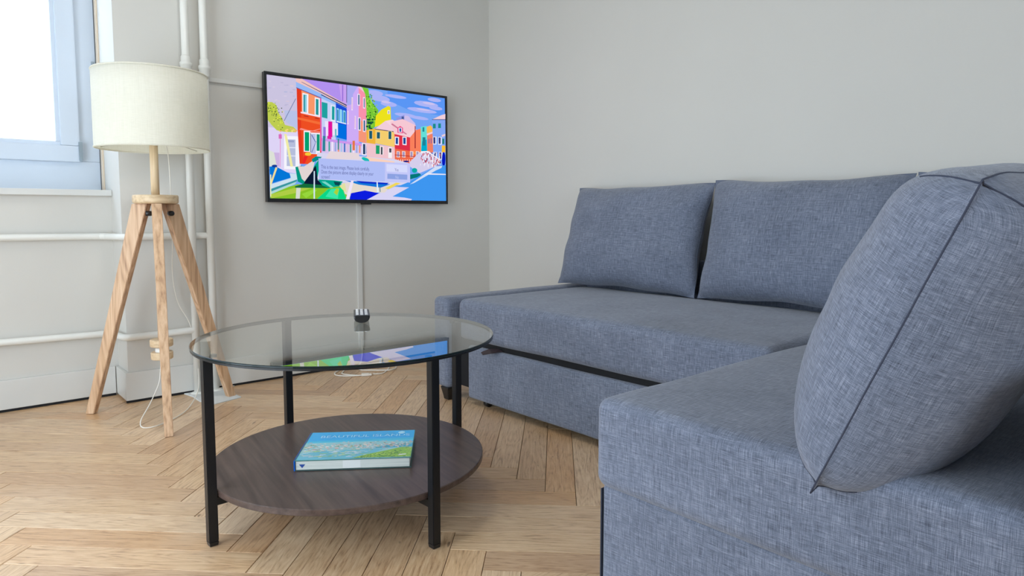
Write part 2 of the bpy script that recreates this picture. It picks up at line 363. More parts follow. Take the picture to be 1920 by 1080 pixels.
# ---------------------------------------------------------------- window in its niche
win=struct(empty('window_1',(-2.2,VW,.985)))
GU=-2.357; GZ=1.19; SU=-2.262; SZ=1.128
def frame_ring(name,u0,u1,z0,z1,wdt,v0,v1,mat,parent,bev=.004):
    bm=bmesh.new(); o=parent.location
    for lo,hi in (((u0,v0,z0),(u1,v1,z0+wdt)),((u0,v0,z1-wdt),(u1,v1,z1)),((u0,v0,z0+wdt),(u0+wdt,v1,z1-wdt)),((u1-wdt,v0,z0+wdt),(u1,v1,z1-wdt))): box(bm,lo,hi,bev,2,o)
    return from_bm(name,bm,mat,parent)
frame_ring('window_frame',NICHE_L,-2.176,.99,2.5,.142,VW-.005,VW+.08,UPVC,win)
for (a,b) in ((-3.0,SU),(-3.70,-3.01)):
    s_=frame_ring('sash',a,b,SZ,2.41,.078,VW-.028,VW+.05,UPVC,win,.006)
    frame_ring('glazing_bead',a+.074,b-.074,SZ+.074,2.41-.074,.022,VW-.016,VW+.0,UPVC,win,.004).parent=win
    bm=bmesh.new(); box(bm,(a+.09,VW+.005,SZ+.09),(b-.09,VW+.009,2.41-.09),0,2,win.location); from_bm('pane',bm,glassmat('window_glass',(.97,.985,1.0),1.45),win)
    fm=NT('frosted_film'); tr=fm.n('ShaderNodeBsdfTransparent'); tl=fm.n('ShaderNodeBsdfTranslucent'); tl.inputs[0].default_value=(.93,.97,1,1); mx=fm.n('ShaderNodeMixShader'); mx.inputs[0].default_value=.3
    fm.l(tr.outputs[0],mx.inputs[1]); fm.l(tl.outputs[0],mx.inputs[2]); fm.l(mx.outputs[0],fm.t.nodes['Material Output'].inputs[0])
    bm=bmesh.new(); quad(bm,[Vector(p)-win.location for p in ((a+.09,VW+.003,SZ+.09),(b-.09,VW+.003,SZ+.09),(b-.09,VW+.003,1.765),(a+.09,VW+.003,1.765))]); tag(from_bm('frosted_film',bm,fm.m,win),'frosted white film on the lower pane')
HINGE=plain('brushed_hinge_metal',(.33,.40,.46),.35,.7)
h=boxobj('hinge',(-2.268,VW-.036,1.135),(-2.252,VW-.026,1.225),HINGE,win,.002); tag(h,'grey metal corner hinge')
boxobj('hinge_pin',(-2.264,VW-.040,1.128),(-2.255,VW-.034,1.150),HINGE,win,.002)
boxobj('hinge',(-2.196,VW-.016,1.50),(-2.183,VW-.004,1.62),HINGE,win,.002)
sill=boxobj('window_sill',(NICHE_L,.165,.962),(-2.1745,VW-.004,.99),TRIM,win,.003)
boxobj('reveal_seal',(-2.1795,VW-.085,.99),(-2.1735,VW-.045,2.5),plain('cream_sealant',lin((226,208,184)),.6),win)
# neighbouring facade seen through the clear upper pane
nb=empty('neighbouring_building',(-6.5,9,0)); tag(nb,'pale overexposed facade outside, seen through the top of the window','building')
FAC=plain('pale_render',lin((122,114,134)),.9,noise=.03,nscale=1)
boxobj('facade',(-14,9,-3),(3,9.6,9),FAC,nb)
for i in range(6):
    x=-12.5+i*2.5
    f=boxobj('window_frame',(x,8.86,3.0),(x+1.5,9.0,6.4),plain('white_frame',lin((160,160,170)),.6) if i==0 else bpy.data.materials['white_frame'],nb)
    boxobj('pane',(x+.12,8.84,3.15),(x+1.38,8.858,6.25),bpy.data.materials.get('far_glass') or plain('far_glass',lin((98,94,116)),.3),f)
# ---------------------------------------------------------------- heating pipes
PIPE=plain('white_pipe_enamel',lin((232,232,226)),.3)
def pipe(loc,label,riser,branch,joint_z):
    e=empty('heating_pipe',loc); tag(e,label,'pipe','white heating pipes beside the window niche')
    tubeobj('riser',[(riser,-.05,.002),(riser,-.05,1.3),(riser,-.05,ZC-.002)],.0175,PIPE,e,20)
    bm=bmesh.new(); lathe(bm,Vector((riser,-.05,joint_z))-e.location,[(.018,-.045),(.024,-.035),(.024,-.005),(.028,0),(.028,.012),(.022,.016),(.022,.04),(.018,.046)],20); from_bm('union_joint',bm,PIPE,e,True)
    bm=bmesh.new(); lathe(bm,Vector((riser,-.05,0))-e.location,[(.034,.002),(.034,.006),(.020,.012)],24); from_bm('floor_collar',bm,PIPE,e,True)
    tubeobj('branch',catmull(branch,8),.0155,PIPE,e,14)
    return e
e=pipe((-1.885,-.05,0),'white vertical heating pipe nearer the lamp, with the low horizontal branch',-1.885,[(NICHE_L,.168,.335),(-2.9,.168,.32),(-2.30,.168,.309),(-2.22,.155,.309),(-2.197,.08,.309),(-2.19,.0,.31),(-2.172,-.042,.312),(-2.12,-.048,.313),(-1.95,-.05,.315),(-1.885,-.05,.316)],1.575)
e=pipe((-1.802,-.05,0),'white vertical heating pipe closer to the television, with the upper horizontal branch',-1.802,[(NICHE_L,.168,.79),(-2.9,.168,.778),(-2.30,.168,.772),(-2.22,.155,.772),(-2.197,.08,.772),(-2.18,.0,.772),(-2.15,-.03,.772),(-2.05,-.025,.772),(-1.90,-.022,.772),(-1.83,-.035,.772),(-1.802,-.05,.772)],1.57)
# small cement plate poured round the pipe feet
bm=bmesh.new(); pl=[(-1.94,-.018),(-1.925,-.10),(-1.925,-.21),(-1.90,-.305),(-1.752,-.262),(-1.765,-.10),(-1.70,-.018)]
loft(bm,[[Vector((x,y,.0003)) for x,y in pl],[Vector((x,y,.004)) for x,y in pl],[Vector((x*.98-.037,y*.96-.004,.0055)) for x,y in pl]])
o=from_bm('floor_plate',bm,plain('white_filler',lin((214,218,218)),.7,noise=.04)); tag(o,'thin white plate on the parquet under the two heating pipes','plate')
# cable trunking
def trunk(name,lo,hi,label): tag(boxobj(name,lo,hi,TRIM,None,.004),label,'cable cover')
trunk('cable_cover',(-1.79,-.014,1.519),(-1.3,-.0003,1.540),'thin white horizontal cable cover running behind the television from the pipes')
trunk('cable_cover',(-.987,-.014,.150),(-.957,-.0003,.96),'thin white vertical cable cover dropping from the television')
# ---------------------------------------------------------------- television
tv=empty('television',(-.955,-.06,.938)); tag(tv,'black flat television on the wall showing colourful canal houses','television')
bm=bmesh.new(); box(bm,(-1.521,-.065,.938),(-.389,-.036,1.596),.003,2,tv.location); box(bm,(-1.46,-.045,.945),(-.45,-.012,1.40),.012,3,tv.location); from_bm('casing',bm,BLACKP,tv)
frame_ring('bezel',-1.522,-.388,.937,1.597,.0135,-.069,-.0655,BLACKP,tv,.001)
boxobj('logo_bump',(-.985,-.0705,.930),(-.925,-.055,.940),BLACKP,tv,.002)
boxobj('wall_bracket',(-1.15,-.014,1.1),(-.76,-.0005,1.4),BLACKM,tv)
U0,U1,Z0,Z1=-1.508,-.402,.957,1.583
EM=1.0/(2**EXPO)
TV_PICTURE=[
(115,165,245,"0,996 998,1000 1000,0 0,0"),
(90,150,245,"634,1000 998,1000 997,824 758,849 633,915"),
(172,180,246,"648,917 639,903 617,894 589,892 561,896 542,907 536,921 545,935 566,944 595,947 623,942 642,931"),
(172,180,246,"690,876 682,865 663,858 638,856 614,860 597,869 592,881 600,892 618,899 643,901 667,897 684,888"),
(172,180,246,"750,954 740,946 715,941 681,940 648,944 625,950 617,958 627,965 651,970 684,971 717,968 742,962"),
(172,180,246,"954,919 942,906 911,897 870,895 831,900 804,911 795,924 806,937 836,946 876,948 916,943 945,932"),
(172,180,246,"945,853 930,843 893,837 844,837 796,842 762,852 751,862 765,872 800,878 848,879 897,874 932,865"),
(172,180,246,"974,970 966,961 949,954 926,953 904,956 888,963 883,972 890,981 907,988 930,990 952,987 968,980"),
(172,180,246,"608,961 600,948 582,940 557,937 534,941 518,951 513,964 521,976 539,984 563,987 586,983 603,974"),
(172,180,246,"809,791 799,782 773,777 739,777 705,781 682,789 674,799 684,807 709,812 743,813 776,809 801,801"),
(172,180,246,"890,780 880,772 857,768 826,768 796,772 774,779 767,787 776,794 799,799 829,799 860,795 882,788"),
(172,180,246,"982,892 975,883 958,877 935,875 912,878 897,886 892,895 899,904 916,911 939,912 961,909 977,901"),
(205,195,240,"653,893 648,888 637,884 623,883 609,885 599,890 596,895 600,901 611,905 625,906 639,903 649,899"),
(205,195,240,"932,930 926,924 910,920 890,920 870,922 856,927 851,933 857,938 872,942 893,943 913,941 927,936"),
(205,195,240,"899,864 893,860 876,858 854,858 832,860 817,864 811,868 817,872 834,874 856,874 878,872 894,868"),
(203,196,224,"0,996 148,997 141,524 0,527"),
(215,205,225,"66,708 77,708 77,700 66,699"),
(190,185,215,"109,640 118,641 118,634 108,634"),
(220,200,215,"6,801 14,801 14,793 6,793"),
(180,185,220,"81,879 96,881 96,872 81,870"),
(215,205,225,"2,754 12,755 12,747 2,747"),
(190,185,215,"33,708 45,709 45,702 33,701"),
(220,200,215,"65,679 76,680 76,673 65,672"),
(180,185,220,"44,615 63,616 62,606 44,605"),
(215,205,225,"110,661 122,661 122,655 110,654"),
(190,185,215,"80,769 92,770 92,763 80,762"),
(220,200,215,"50,798 60,799 60,792 50,791"),
(180,185,220,"54,646 68,647 68,639 54,639"),
(215,205,225,"34,801 44,802 44,795 34,794"),
(190,185,215,"65,950 78,952 78,944 65,943"),
(220,200,215,"86,696 101,697 101,687 86,686"),
(180,185,220,"44,720 56,720 56,712 44,711"),
(215,205,225,"40,806 48,806 48,799 40,799"),
(190,185,215,"123,906 138,908 138,899 122,897"),
(220,200,215,"90,803 104,805 104,799 89,797"),
(180,185,220,"10,895 19,896 19,890 10,889"),
(215,205,225,"15,759 25,760 24,749 15,748"),
(190,185,215,"84,776 99,778 99,771 84,769"),
(220,200,215,"113,664 129,665 129,656 113,655"),
(180,185,220,"103,699 118,700 118,690 103,689"),
(215,205,225,"79,844 93,846 93,839 79,837"),
(190,185,215,"21,693 37,694 37,683 21,682"),
(220,200,215,"105,779 114,780 114,772 105,771"),
(180,185,220,"114,684 127,685 127,677 114,676"),
(215,205,225,"28,907 37,908 36,898 28,897"),
(190,185,215,"81,932 93,933 93,927 81,926"),
(220,200,215,"24,692 38,693 38,684 23,683"),
(180,185,220,"32,724 50,725 50,717 32,716"),
(215,205,225,"11,949 19,951 19,940 10,939"),
(190,185,215,"64,657 74,657 74,650 64,649"),
(220,200,215,"83,637 95,637 94,631 83,631"),
(180,185,220,"108,880 124,881 124,875 108,873"),
(215,205,225,"84,658 99,659 99,651 84,650"),
(190,185,215,"92,936 103,937 103,929 92,928"),
(220,200,215,"111,934 128,936 128,926 111,924"),
(180,185,220,"122,852 132,853 132,846 122,845"),
(185,195,232,"80,724 144,730 142,581 85,630"),
(120,130,170,"135,831 138,829 79,638 75,637"),
(222,212,246,"0,577 152,571 153,203 0,237"),
(245,244,252,"75,515 149,521 145,245 71,243"),
(182,190,220,"88,489 130,492 127,270 84,269"),
(220,225,245,"87,426 129,429 129,420 87,417"),
(220,225,245,"86,358 128,360 128,351 86,349"),
(150,160,200,"94,482 123,484 123,468 94,466"),
(235,120,190,"56,535 59,536 54,259 52,258"),
(215,110,190,"49,525 64,527 64,491 49,489"),
(240,235,165,"76,532 88,531 115,267 102,266"),
(205,180,225,"17,374 51,375 50,262 16,261"),
(220,225,215,"0,394 25,374 36,263 1,260"),
(190,205,80,"0,776 22,781 44,757 50,702 66,666 81,606 122,595 138,569 134,552 74,549 41,556 16,597 0,633"),
(110,130,50,"64,567 61,562 58,563 58,569 62,571"),
(230,235,90,"39,686 36,681 33,682 33,687 36,690"),
(70,90,50,"70,740 68,735 64,736 64,742 68,744"),
(215,225,60,"65,615 63,610 59,611 59,616 63,619"),
(150,180,50,"23,715 21,710 17,711 17,716 21,719"),
(110,130,50,"9,725 7,721 3,722 3,727 7,729"),
(230,235,90,"61,664 59,659 55,660 55,665 59,668"),
(70,90,50,"59,651 57,646 53,647 53,652 57,654"),
(215,225,60,"55,660 53,655 49,656 49,661 53,664"),
(150,180,50,"6,751 4,746 1,747 1,752 4,755"),
(110,130,50,"41,685 39,680 35,681 35,687 39,689"),
(230,235,90,"40,693 38,688 34,689 34,694 38,697"),
(70,90,50,"38,702 36,698 33,699 33,704 36,706"),
(215,225,60,"37,766 35,761 31,762 31,767 35,770"),
(150,180,50,"44,754 42,750 38,751 38,756 42,758"),
(110,130,50,"35,691 33,687 29,688 29,693 33,695"),
(230,235,90,"49,683 47,679 43,680 43,685 47,687"),
(70,90,50,"14,711 11,706 8,707 8,712 11,715"),
(215,225,60,"14,756 12,751 8,752 8,757 12,759"),
(150,180,50,"40,775 37,770 34,771 34,776 37,778"),
(110,130,50,"37,710 35,705 31,706 31,712 35,714"),
(230,235,90,"62,632 60,627 56,628 56,633 60,636"),
(70,90,50,"32,740 30,736 26,737 26,742 30,744"),
(215,225,60,"31,726 28,722 25,723 25,728 28,730"),
(150,180,50,"19,725 17,720 13,721 13,726 17,729"),
(110,130,50,"33,684 31,680 27,681 27,686 31,688"),
(230,235,90,"13,718 10,713 7,714 7,720 11,722"),
(70,90,50,"49,738 47,733 43,734 44,739 47,742"),
(215,225,60,"2,728 0,723 0,724 0,729 0,732"),
(150,180,50,"6,702 4,697 0,698 0,704 4,706"),
(110,130,50,"76,624 74,620 70,621 70,626 74,628"),
(230,235,90,"50,652 47,648 44,649 44,654 48,656"),
(70,90,50,"15,751 13,746 10,747 10,752 13,755"),
(215,225,60,"68,626 66,622 62,623 62,628 66,630"),
(150,180,50,"53,655 51,651 47,652 47,657 51,659"),
(110,130,50,"10,703 8,698 4,699 4,705 8,707"),
(230,235,90,"74,713 72,708 68,709 68,715 72,717"),
(70,90,50,"72,708 70,704 66,705 66,710 70,712"),
(215,225,60,"56,661 54,656 50,657 50,662 54,664"),
(150,180,50,"38,700 36,695 32,696 32,701 36,703"),
(110,130,50,"23,678 21,674 17,675 18,680 21,682"),
(230,235,90,"62,620 59,616 56,617 56,622 59,624"),
(70,90,50,"71,582 69,577 65,578 65,583 69,586"),
(215,225,60,"45,704 43,699 40,700 40,706 43,708"),
(150,180,50,"16,754 13,749 10,750 10,755 13,757"),
(110,130,50,"7,735 5,731 2,732 2,737 5,739"),
(230,235,90,"52,597 50,592 46,593 46,599 50,601"),
(70,90,50,"8,727 6,722 2,723 2,729 6,731"),
(215,225,60,"51,665 49,660 45,661 45,666 49,669"),
(150,180,50,"68,656 66,651 62,652 63,658 66,660"),
(110,130,50,"56,729 53,724 50,725 50,730 53,733"),
(230,235,90,"10,779 8,774 5,775 5,780 8,783"),
(70,90,50,"18,732 16,727 12,728 12,733 16,735"),
(215,225,60,"45,649 42,645 39,646 39,651 43,653"),
(150,180,50,"70,647 68,642 64,643 64,648 68,651"),
(110,130,50,"44,690 42,686 38,687 38,692 42,694"),
(230,235,90,"73,623 71,619 67,620 67,625 71,627"),
(70,90,50,"43,672 40,667 37,668 37,674 40,676"),
(215,225,60,"25,734 23,729 19,730 19,736 23,738"),
(150,180,50,"58,636 56,631 52,632 53,637 56,639"),
(110,130,50,"43,652 41,647 37,648 37,653 41,656"),
(230,235,90,"46,727 44,722 40,723 40,729 44,731"),
(70,90,50,"33,626 30,622 27,623 27,628 30,630"),
(215,225,60,"13,771 11,766 7,767 7,772 11,774"),
(150,180,50,"16,712 14,707 10,708 11,714 14,716"),
(110,130,50,"43,729 41,725 37,725 37,731 41,733"),
(230,235,90,"31,640 28,636 25,637 25,642 29,644"),
(70,90,50,"46,683 43,678 40,679 40,684 43,687"),
(215,225,60,"34,713 32,708 28,709 29,714 32,716"),
(150,180,50,"27,727 25,722 21,723 21,728 25,731"),
(110,130,50,"4,767 2,762 0,763 0,768 2,770"),
(230,235,90,"47,650 45,646 41,647 42,652 45,654"),
(70,90,50,"24,704 22,700 18,701 18,706 22,708"),
(215,225,60,"31,696 29,692 25,693 25,698 29,700"),
(150,180,50,"3,758 1,753 0,754 0,759 1,762"),
(110,130,50,"30,674 28,669 25,670 25,676 28,678"),
(230,235,90,"56,647 54,642 50,643 50,648 54,651"),
(70,90,50,"57,702 55,698 51,699 51,704 55,706"),
(215,225,60,"30,723 28,718 24,719 24,724 28,727"),
(150,180,50,"43,717 41,712 37,713 37,718 41,720"),
(110,130,50,"42,651 39,647 36,648 36,653 39,655"),
(230,235,90,"58,680 56,675 52,676 52,681 56,684"),
(70,90,50,"69,654 66,650 63,651 63,656 67,658"),
(150,180,50,"25,690 22,686 19,687 19,692 23,694"),
(110,130,50,"42,707 40,702 36,703 36,709 40,711"),
(230,235,90,"9,766 6,761 3,762 3,768 6,770"),
(70,90,50,"52,642 50,637 46,638 46,644 50,646"),
(215,225,60,"4,751 2,746 0,747 0,753 2,755"),
(150,180,50,"41,757 39,752 36,753 36,759 39,761"),
(245,220,120,"121,567 118,561 112,561 109,565 112,570 118,571"),
(235,180,110,"135,558 131,553 125,552 122,557 125,562 132,563"),
(245,220,120,"91,562 88,557 82,556 79,560 82,566 88,567"),
(235,180,110,"99,566 96,561 90,560 87,565 90,570 96,571"),
(245,220,120,"94,552 91,547 85,546 82,551 85,556 91,557"),
(235,180,110,"115,579 111,574 105,573 102,577 106,583 112,584"),
(245,220,120,"121,556 118,551 112,550 109,555 112,560 118,561"),
(235,180,110,"138,571 135,565 129,564 126,569 129,574 135,575"),
(245,220,120,"61,553 58,547 52,547 49,551 53,556 58,557"),
(235,180,110,"142,566 138,561 132,560 129,564 132,570 139,571"),
(245,220,120,"97,570 94,564 88,564 85,568 88,573 94,574"),
(235,180,110,"125,582 122,576 116,575 113,580 116,585 122,586"),
(245,220,120,"129,571 126,565 119,565 116,569 120,575 126,575"),
(235,180,110,"66,553 63,548 57,547 54,551 57,557 63,557"),
(178,145,238,"162,1000 402,1000 399,804 272,898 216,961"),
(200,160,240,"360,999 402,1000 399,822 373,835"),
(150,110,215,"377,996 383,997 381,854 375,853"),
(240,196,192,"138,997 170,999 407,823 395,800 265,896 141,962"),
(60,70,120,"165,973 169,974 407,823 399,816"),
(238,78,35,"142,925 264,864 259,399 196,293 148,293 142,570"),
(250,152,105,"166,905 260,857 259,701 164,728"),
(228,58,30,"142,925 164,914 159,572 168,294 148,293 142,581"),
(245,110,55,"143,679 258,656 258,633 143,661"),
(150,186,245,"139,969 265,898 264,856 140,924"),
(90,80,150,"140,924 264,864 264,858 140,918"),
(240,240,250,"170,885 200,879 197,718 168,725"),
(240,240,250,"232,861 259,855 257,697 229,704"),
(40,140,150,"175,872 191,870 189,726 173,729"),
(130,205,225,"182,867 191,866 189,729 180,730"),
(35,150,150,"237,848 251,846 249,713 235,716"),
(245,225,235,"159,727 261,706 261,694 159,715"),
(160,40,40,"174,698 198,694 198,688 174,692"),
(160,40,40,"230,689 251,686 251,679 230,682"),
(250,150,140,"152,583 260,575 260,570 152,576"),
(250,150,140,"156,592 211,574 261,604 261,599 211,568 155,586"),
(245,240,250,"172,572 205,574 203,397 170,396"),
(0,160,110,"177,561 199,562 197,404 175,404"),
(245,240,250,"204,561 255,564 252,382 201,381"),
(190,195,232,"208,550 233,552 231,384 206,384"),
(20,150,120,"237,551 253,551 251,411 235,410"),
(40,40,80,"205,556 208,556 206,393 203,393"),
(90,110,170,"210,539 214,543 231,489 229,482"),
(90,110,170,"232,489 235,490 212,394 208,393"),
(225,90,170,"258,857 266,856 262,399 255,410"),
(198,210,246,"266,862 341,821 337,502 263,511"),
(150,190,248,"266,889 399,808 399,786 266,856"),
(40,50,100,"265,891 401,808 401,801 265,884"),
(30,160,160,"267,828 297,822 295,691 266,698"),
(225,235,250,"314,812 337,807 336,668 312,674"),
(30,160,160,"320,802 334,799 332,684 318,687"),
(25,75,215,"341,835 400,796 397,524 340,538"),
(60,140,235,"343,790 396,768 395,663 342,675"),
(150,215,240,"345,791 357,787 356,675 344,679"),
(150,215,240,"362,785 373,781 372,670 360,674"),
(150,215,240,"380,777 392,774 391,664 379,668"),
(40,130,170,"347,778 354,776 353,681 346,683"),
(40,130,170,"383,764 390,762 389,669 382,672"),
(0,110,225,"349,656 395,651 394,523 340,538"),
(225,235,250,"343,679 395,666 395,657 343,670"),
(236,226,250,"282,669 301,671 299,543 280,542"),
(226,18,158,"299,669 320,670 319,536 297,535"),
(235,230,250,"321,660 350,662 349,555 320,553"),
(150,120,226,"272,618 285,618 284,524 271,523"),
(225,30,160,"292,544 314,543 314,514 292,514"),
(100,190,200,"333,609 342,610 341,538 333,537"),
(206,172,246,"402,1000 468,998 464,487 396,509"),
(170,170,240,"402,1000 462,1000 435,925 434,840 401,822"),
(250,145,172,"468,998 512,946 504,516 462,530"),
(246,150,120,"465,713 507,683 504,504 462,517"),
(235,200,215,"462,1000 482,1000 514,950 511,938 468,989"),
(60,60,110,"400,1000 403,1000 401,846 398,846"),
(240,235,250,"460,936 474,935 473,832 459,833"),
(45,95,140,"464,928 471,928 470,841 463,841"),
(240,235,250,"491,912 503,911 502,813 490,814"),
(45,95,140,"495,904 500,904 499,822 494,822"),
(240,235,250,"461,730 476,729 475,613 460,615"),
(45,95,140,"465,722 473,722 472,622 464,622"),
(240,235,250,"488,716 504,715 502,605 487,606"),
(45,95,140,"492,708 500,708 499,613 491,614"),
(240,230,252,"442,739 449,739 447,624 440,624"),
(230,170,190,"443,735 446,735 445,633 442,633"),
(240,230,252,"403,775 409,775 408,660 401,660"),
(230,170,190,"404,770 407,770 406,669 403,669"),
(240,230,252,"427,899 434,899 432,785 425,785"),
(230,170,190,"428,895 431,895 430,793 427,793"),
(205,150,236,"263,522 508,498 507,474 263,499"),
(214,196,240,"263,499 507,474 506,400 261,387"),
(60,110,190,"267,499 274,499 273,411 265,411"),
(225,190,220,"282,498 290,498 289,411 281,411"),
(60,160,150,"298,497 306,497 305,411 297,412"),
(240,235,250,"314,496 322,496 321,412 313,412"),
(150,170,225,"331,495 339,494 338,412 329,413"),
(240,150,110,"347,494 355,493 354,412 346,413"),
(170,200,230,"363,492 371,492 370,413 362,413"),
(60,110,190,"380,491 388,491 387,413 379,414"),
(225,190,220,"396,490 405,490 404,414 395,414"),
(60,160,150,"413,489 421,488 420,414 412,415"),
(240,235,250,"430,487 438,487 437,414 429,415"),
(150,170,225,"447,486 455,486 454,415 446,415"),
(240,150,110,"464,485 472,485 471,415 463,416"),
(170,200,230,"481,484 489,483 489,416 480,416"),
(60,110,190,"498,482 507,482 506,416 497,417"),
(226,120,70,"428,519 441,521 440,436 427,434"),
(60,140,140,"347,527 355,527 353,431 346,432"),
(50,130,150,"269,541 282,541 280,411 267,411"),
(120,200,55,"486,1000 522,994 529,907 551,862 579,811 566,735 555,659 537,625 509,619 509,842 504,939"),
(70,150,30,"538,945 535,938 530,939 530,946 535,950"),
(170,225,80,"523,676 519,669 514,671 514,678 520,681"),
(40,90,40,"523,702 520,696 514,697 514,705 520,708"),
(70,150,30,"538,704 535,697 530,699 530,706 535,709"),
(170,225,80,"541,676 538,670 533,671 533,679 538,682"),
(40,90,40,"536,760 532,753 527,755 527,762 532,765"),
(140,210,60,"525,682 522,676 517,677 517,685 522,688"),
(70,150,30,"563,787 560,780 554,781 554,789 560,792"),
(170,225,80,"533,859 530,852 525,853 525,861 530,864"),
(140,210,60,"545,879 541,873 536,874 536,881 541,884"),
(70,150,30,"535,868 531,861 526,863 526,870 531,873"),
(40,90,40,"529,922 526,916 520,917 520,924 526,928"),
(140,210,60,"515,828 512,821 506,823 507,830 512,833"),
(70,150,30,"562,666 559,660 553,661 554,669 559,672"),
(170,225,80,"543,834 539,828 534,829 534,836 540,840"),
(40,90,40,"565,800 562,794 556,795 556,802 562,805"),
(140,210,60,"546,754 542,747 537,749 537,756 542,759"),
(70,150,30,"517,682 514,676 509,677 509,685 514,688"),
(170,225,80,"520,791 517,785 511,786 511,793 517,796"),
(40,90,40,"568,794 565,787 560,788 560,796 565,799"),
(140,210,60,"533,724 530,718 524,719 525,727 530,730"),
(70,150,30,"567,769 563,763 558,764 558,771 563,774"),
(170,225,80,"516,668 512,662 507,663 507,670 513,673"),
(40,90,40,"514,739 511,732 506,734 506,741 511,744"),
(70,150,30,"544,734 541,727 535,729 536,736 541,739"),
(170,225,80,"525,893 522,887 517,888 517,895 522,898"),
(40,90,40,"519,922 516,916 511,917 511,924 516,928"),
(140,210,60,"522,877 518,870 513,871 513,879 518,882"),
(70,150,30,"557,740 554,734 549,735 549,742 554,745"),
(170,225,80,"558,752 555,746 550,747 550,754 555,758"),
(70,150,30,"542,684 538,678 533,679 533,687 538,690"),
(170,225,80,"542,879 539,872 534,873 534,881 539,884"),
(40,90,40,"530,842 527,835 522,837 522,844 527,847"),
(140,210,60,"566,641 563,635 557,636 557,644 563,647"),
(70,150,30,"556,635 553,629 547,630 548,638 553,641"),
(170,225,80,"560,886 556,879 551,881 551,888 556,891"),
(40,90,40,"539,727 535,720 530,722 530,729 535,732"),
(140,210,60,"555,745 552,739 546,740 546,747 552,751"),
(70,150,30,"544,933 541,926 535,928 535,935 541,938"),
(140,210,60,"572,856 569,849 563,850 564,858 569,861"),
(170,225,80,"541,895 538,888 532,890 532,897 538,900"),
(40,90,40,"554,750 551,744 545,745 546,753 551,756"),
(140,210,60,"540,733 537,726 532,728 532,735 537,738"),
(170,225,80,"546,745 543,738 538,740 538,747 543,750"),
(40,90,40,"552,892 549,886 543,887 543,894 549,898"),
(70,150,30,"564,820 560,814 555,815 555,823 561,826"),
(170,225,80,"521,688 518,682 512,683 513,690 518,693"),
(40,90,40,"517,698 514,691 509,693 509,700 514,703"),
(140,210,60,"548,673 544,667 539,668 539,676 545,679"),
(70,150,30,"562,845 558,838 553,839 553,847 558,850"),
(170,225,80,"523,885 519,879 514,880 514,887 519,891"),
(40,90,40,"513,747 510,741 505,742 505,749 510,752"),
(140,210,60,"520,915 517,909 512,910 512,917 517,921"),
(70,150,30,"529,837 525,831 520,832 520,839 525,842"),
(170,225,80,"555,828 551,822 546,823 546,830 551,833"),
(140,210,60,"535,909 531,902 526,903 526,911 532,914"),
(170,225,80,"549,737 546,731 541,732 541,739 546,743"),
(140,210,60,"530,897 526,890 521,891 521,899 526,902"),
(70,150,30,"530,888 527,881 522,883 522,890 527,893"),
(170,225,80,"570,707 567,701 562,702 562,710 567,713"),
(40,90,40,"566,734 562,728 557,729 557,737 562,740"),
(140,210,60,"533,648 529,642 524,643 524,650 529,653"),
(70,150,30,"544,918 540,911 535,913 535,920 540,923"),
(170,225,80,"558,894 554,888 549,889 549,896 554,900"),
(40,90,40,"562,724 558,718 553,719 553,726 558,729"),
(140,210,60,"531,819 528,812 522,813 523,821 528,824"),
(70,150,30,"555,749 552,742 547,744 547,751 552,754"),
(170,225,80,"546,908 543,902 537,903 537,910 543,913"),
(40,90,40,"532,736 529,729 524,731 524,738 529,741"),
(140,210,60,"540,729 537,722 531,724 531,731 537,734"),
(70,150,30,"555,860 551,853 546,854 546,862 551,865"),
(170,225,80,"519,738 516,732 510,733 511,741 516,744"),
(40,90,40,"535,782 531,776 526,777 526,784 531,787"),
(140,210,60,"523,928 519,921 514,922 514,930 519,933"),
(70,150,30,"538,746 535,739 529,741 530,748 535,751"),
(170,225,80,"520,705 516,699 511,700 511,708 517,711"),
(40,90,40,"563,749 560,742 555,743 555,751 560,754"),
(70,150,30,"520,863 517,856 512,858 512,865 517,868"),
(170,225,80,"522,832 518,826 513,827 513,834 518,837"),
(40,90,40,"560,887 556,881 551,882 551,889 556,892"),
(140,210,60,"565,827 561,820 556,822 556,829 561,832"),
(70,150,30,"523,753 520,746 514,748 514,755 520,758"),
(170,225,80,"540,866 537,860 532,861 532,868 537,871"),
(40,90,40,"542,632 539,626 534,627 534,634 539,637"),
(140,210,60,"559,883 556,876 550,877 550,885 556,888"),
(170,225,80,"538,851 535,844 530,846 530,853 535,856"),
(140,210,60,"552,805 549,798 543,800 543,807 549,810"),
(70,150,30,"523,753 519,746 514,748 514,755 519,758"),
(170,225,80,"561,714 557,708 552,709 552,717 557,720"),
(40,90,40,"517,698 514,691 509,693 509,700 514,703"),
(140,210,60,"533,680 530,673 524,675 524,682 530,685"),
(170,225,80,"558,786 554,780 549,781 549,788 554,792"),
(15,80,60,"533,664 529,655 522,654 518,662 522,671 529,672"),
(15,80,60,"533,720 529,711 522,710 519,718 522,727 529,728"),
(15,80,60,"549,699 546,690 539,689 535,697 539,706 546,707"),
(15,80,60,"527,718 523,709 516,708 513,716 516,725 523,726"),
(15,80,60,"542,641 538,632 531,631 527,639 531,648 538,649"),
(15,80,60,"533,648 529,639 522,638 518,646 522,655 529,656"),
(15,80,60,"528,687 525,678 518,677 514,685 518,694 525,695"),
(15,80,60,"527,695 523,686 516,685 513,693 517,702 524,703"),
(15,80,60,"537,694 533,685 526,684 522,692 526,701 533,702"),
(15,80,60,"519,658 515,649 508,648 504,656 508,665 515,666"),
(15,80,60,"528,686 524,677 517,676 513,684 517,693 524,694"),
(15,80,60,"524,717 520,708 513,707 509,715 513,724 520,725"),
(15,80,60,"540,685 536,676 529,675 526,683 529,692 536,693"),
(15,80,60,"550,725 547,715 540,714 536,722 540,731 547,733"),
(236,226,30,"555,655 562,759 595,820 636,861 650,853 652,732 614,699"),
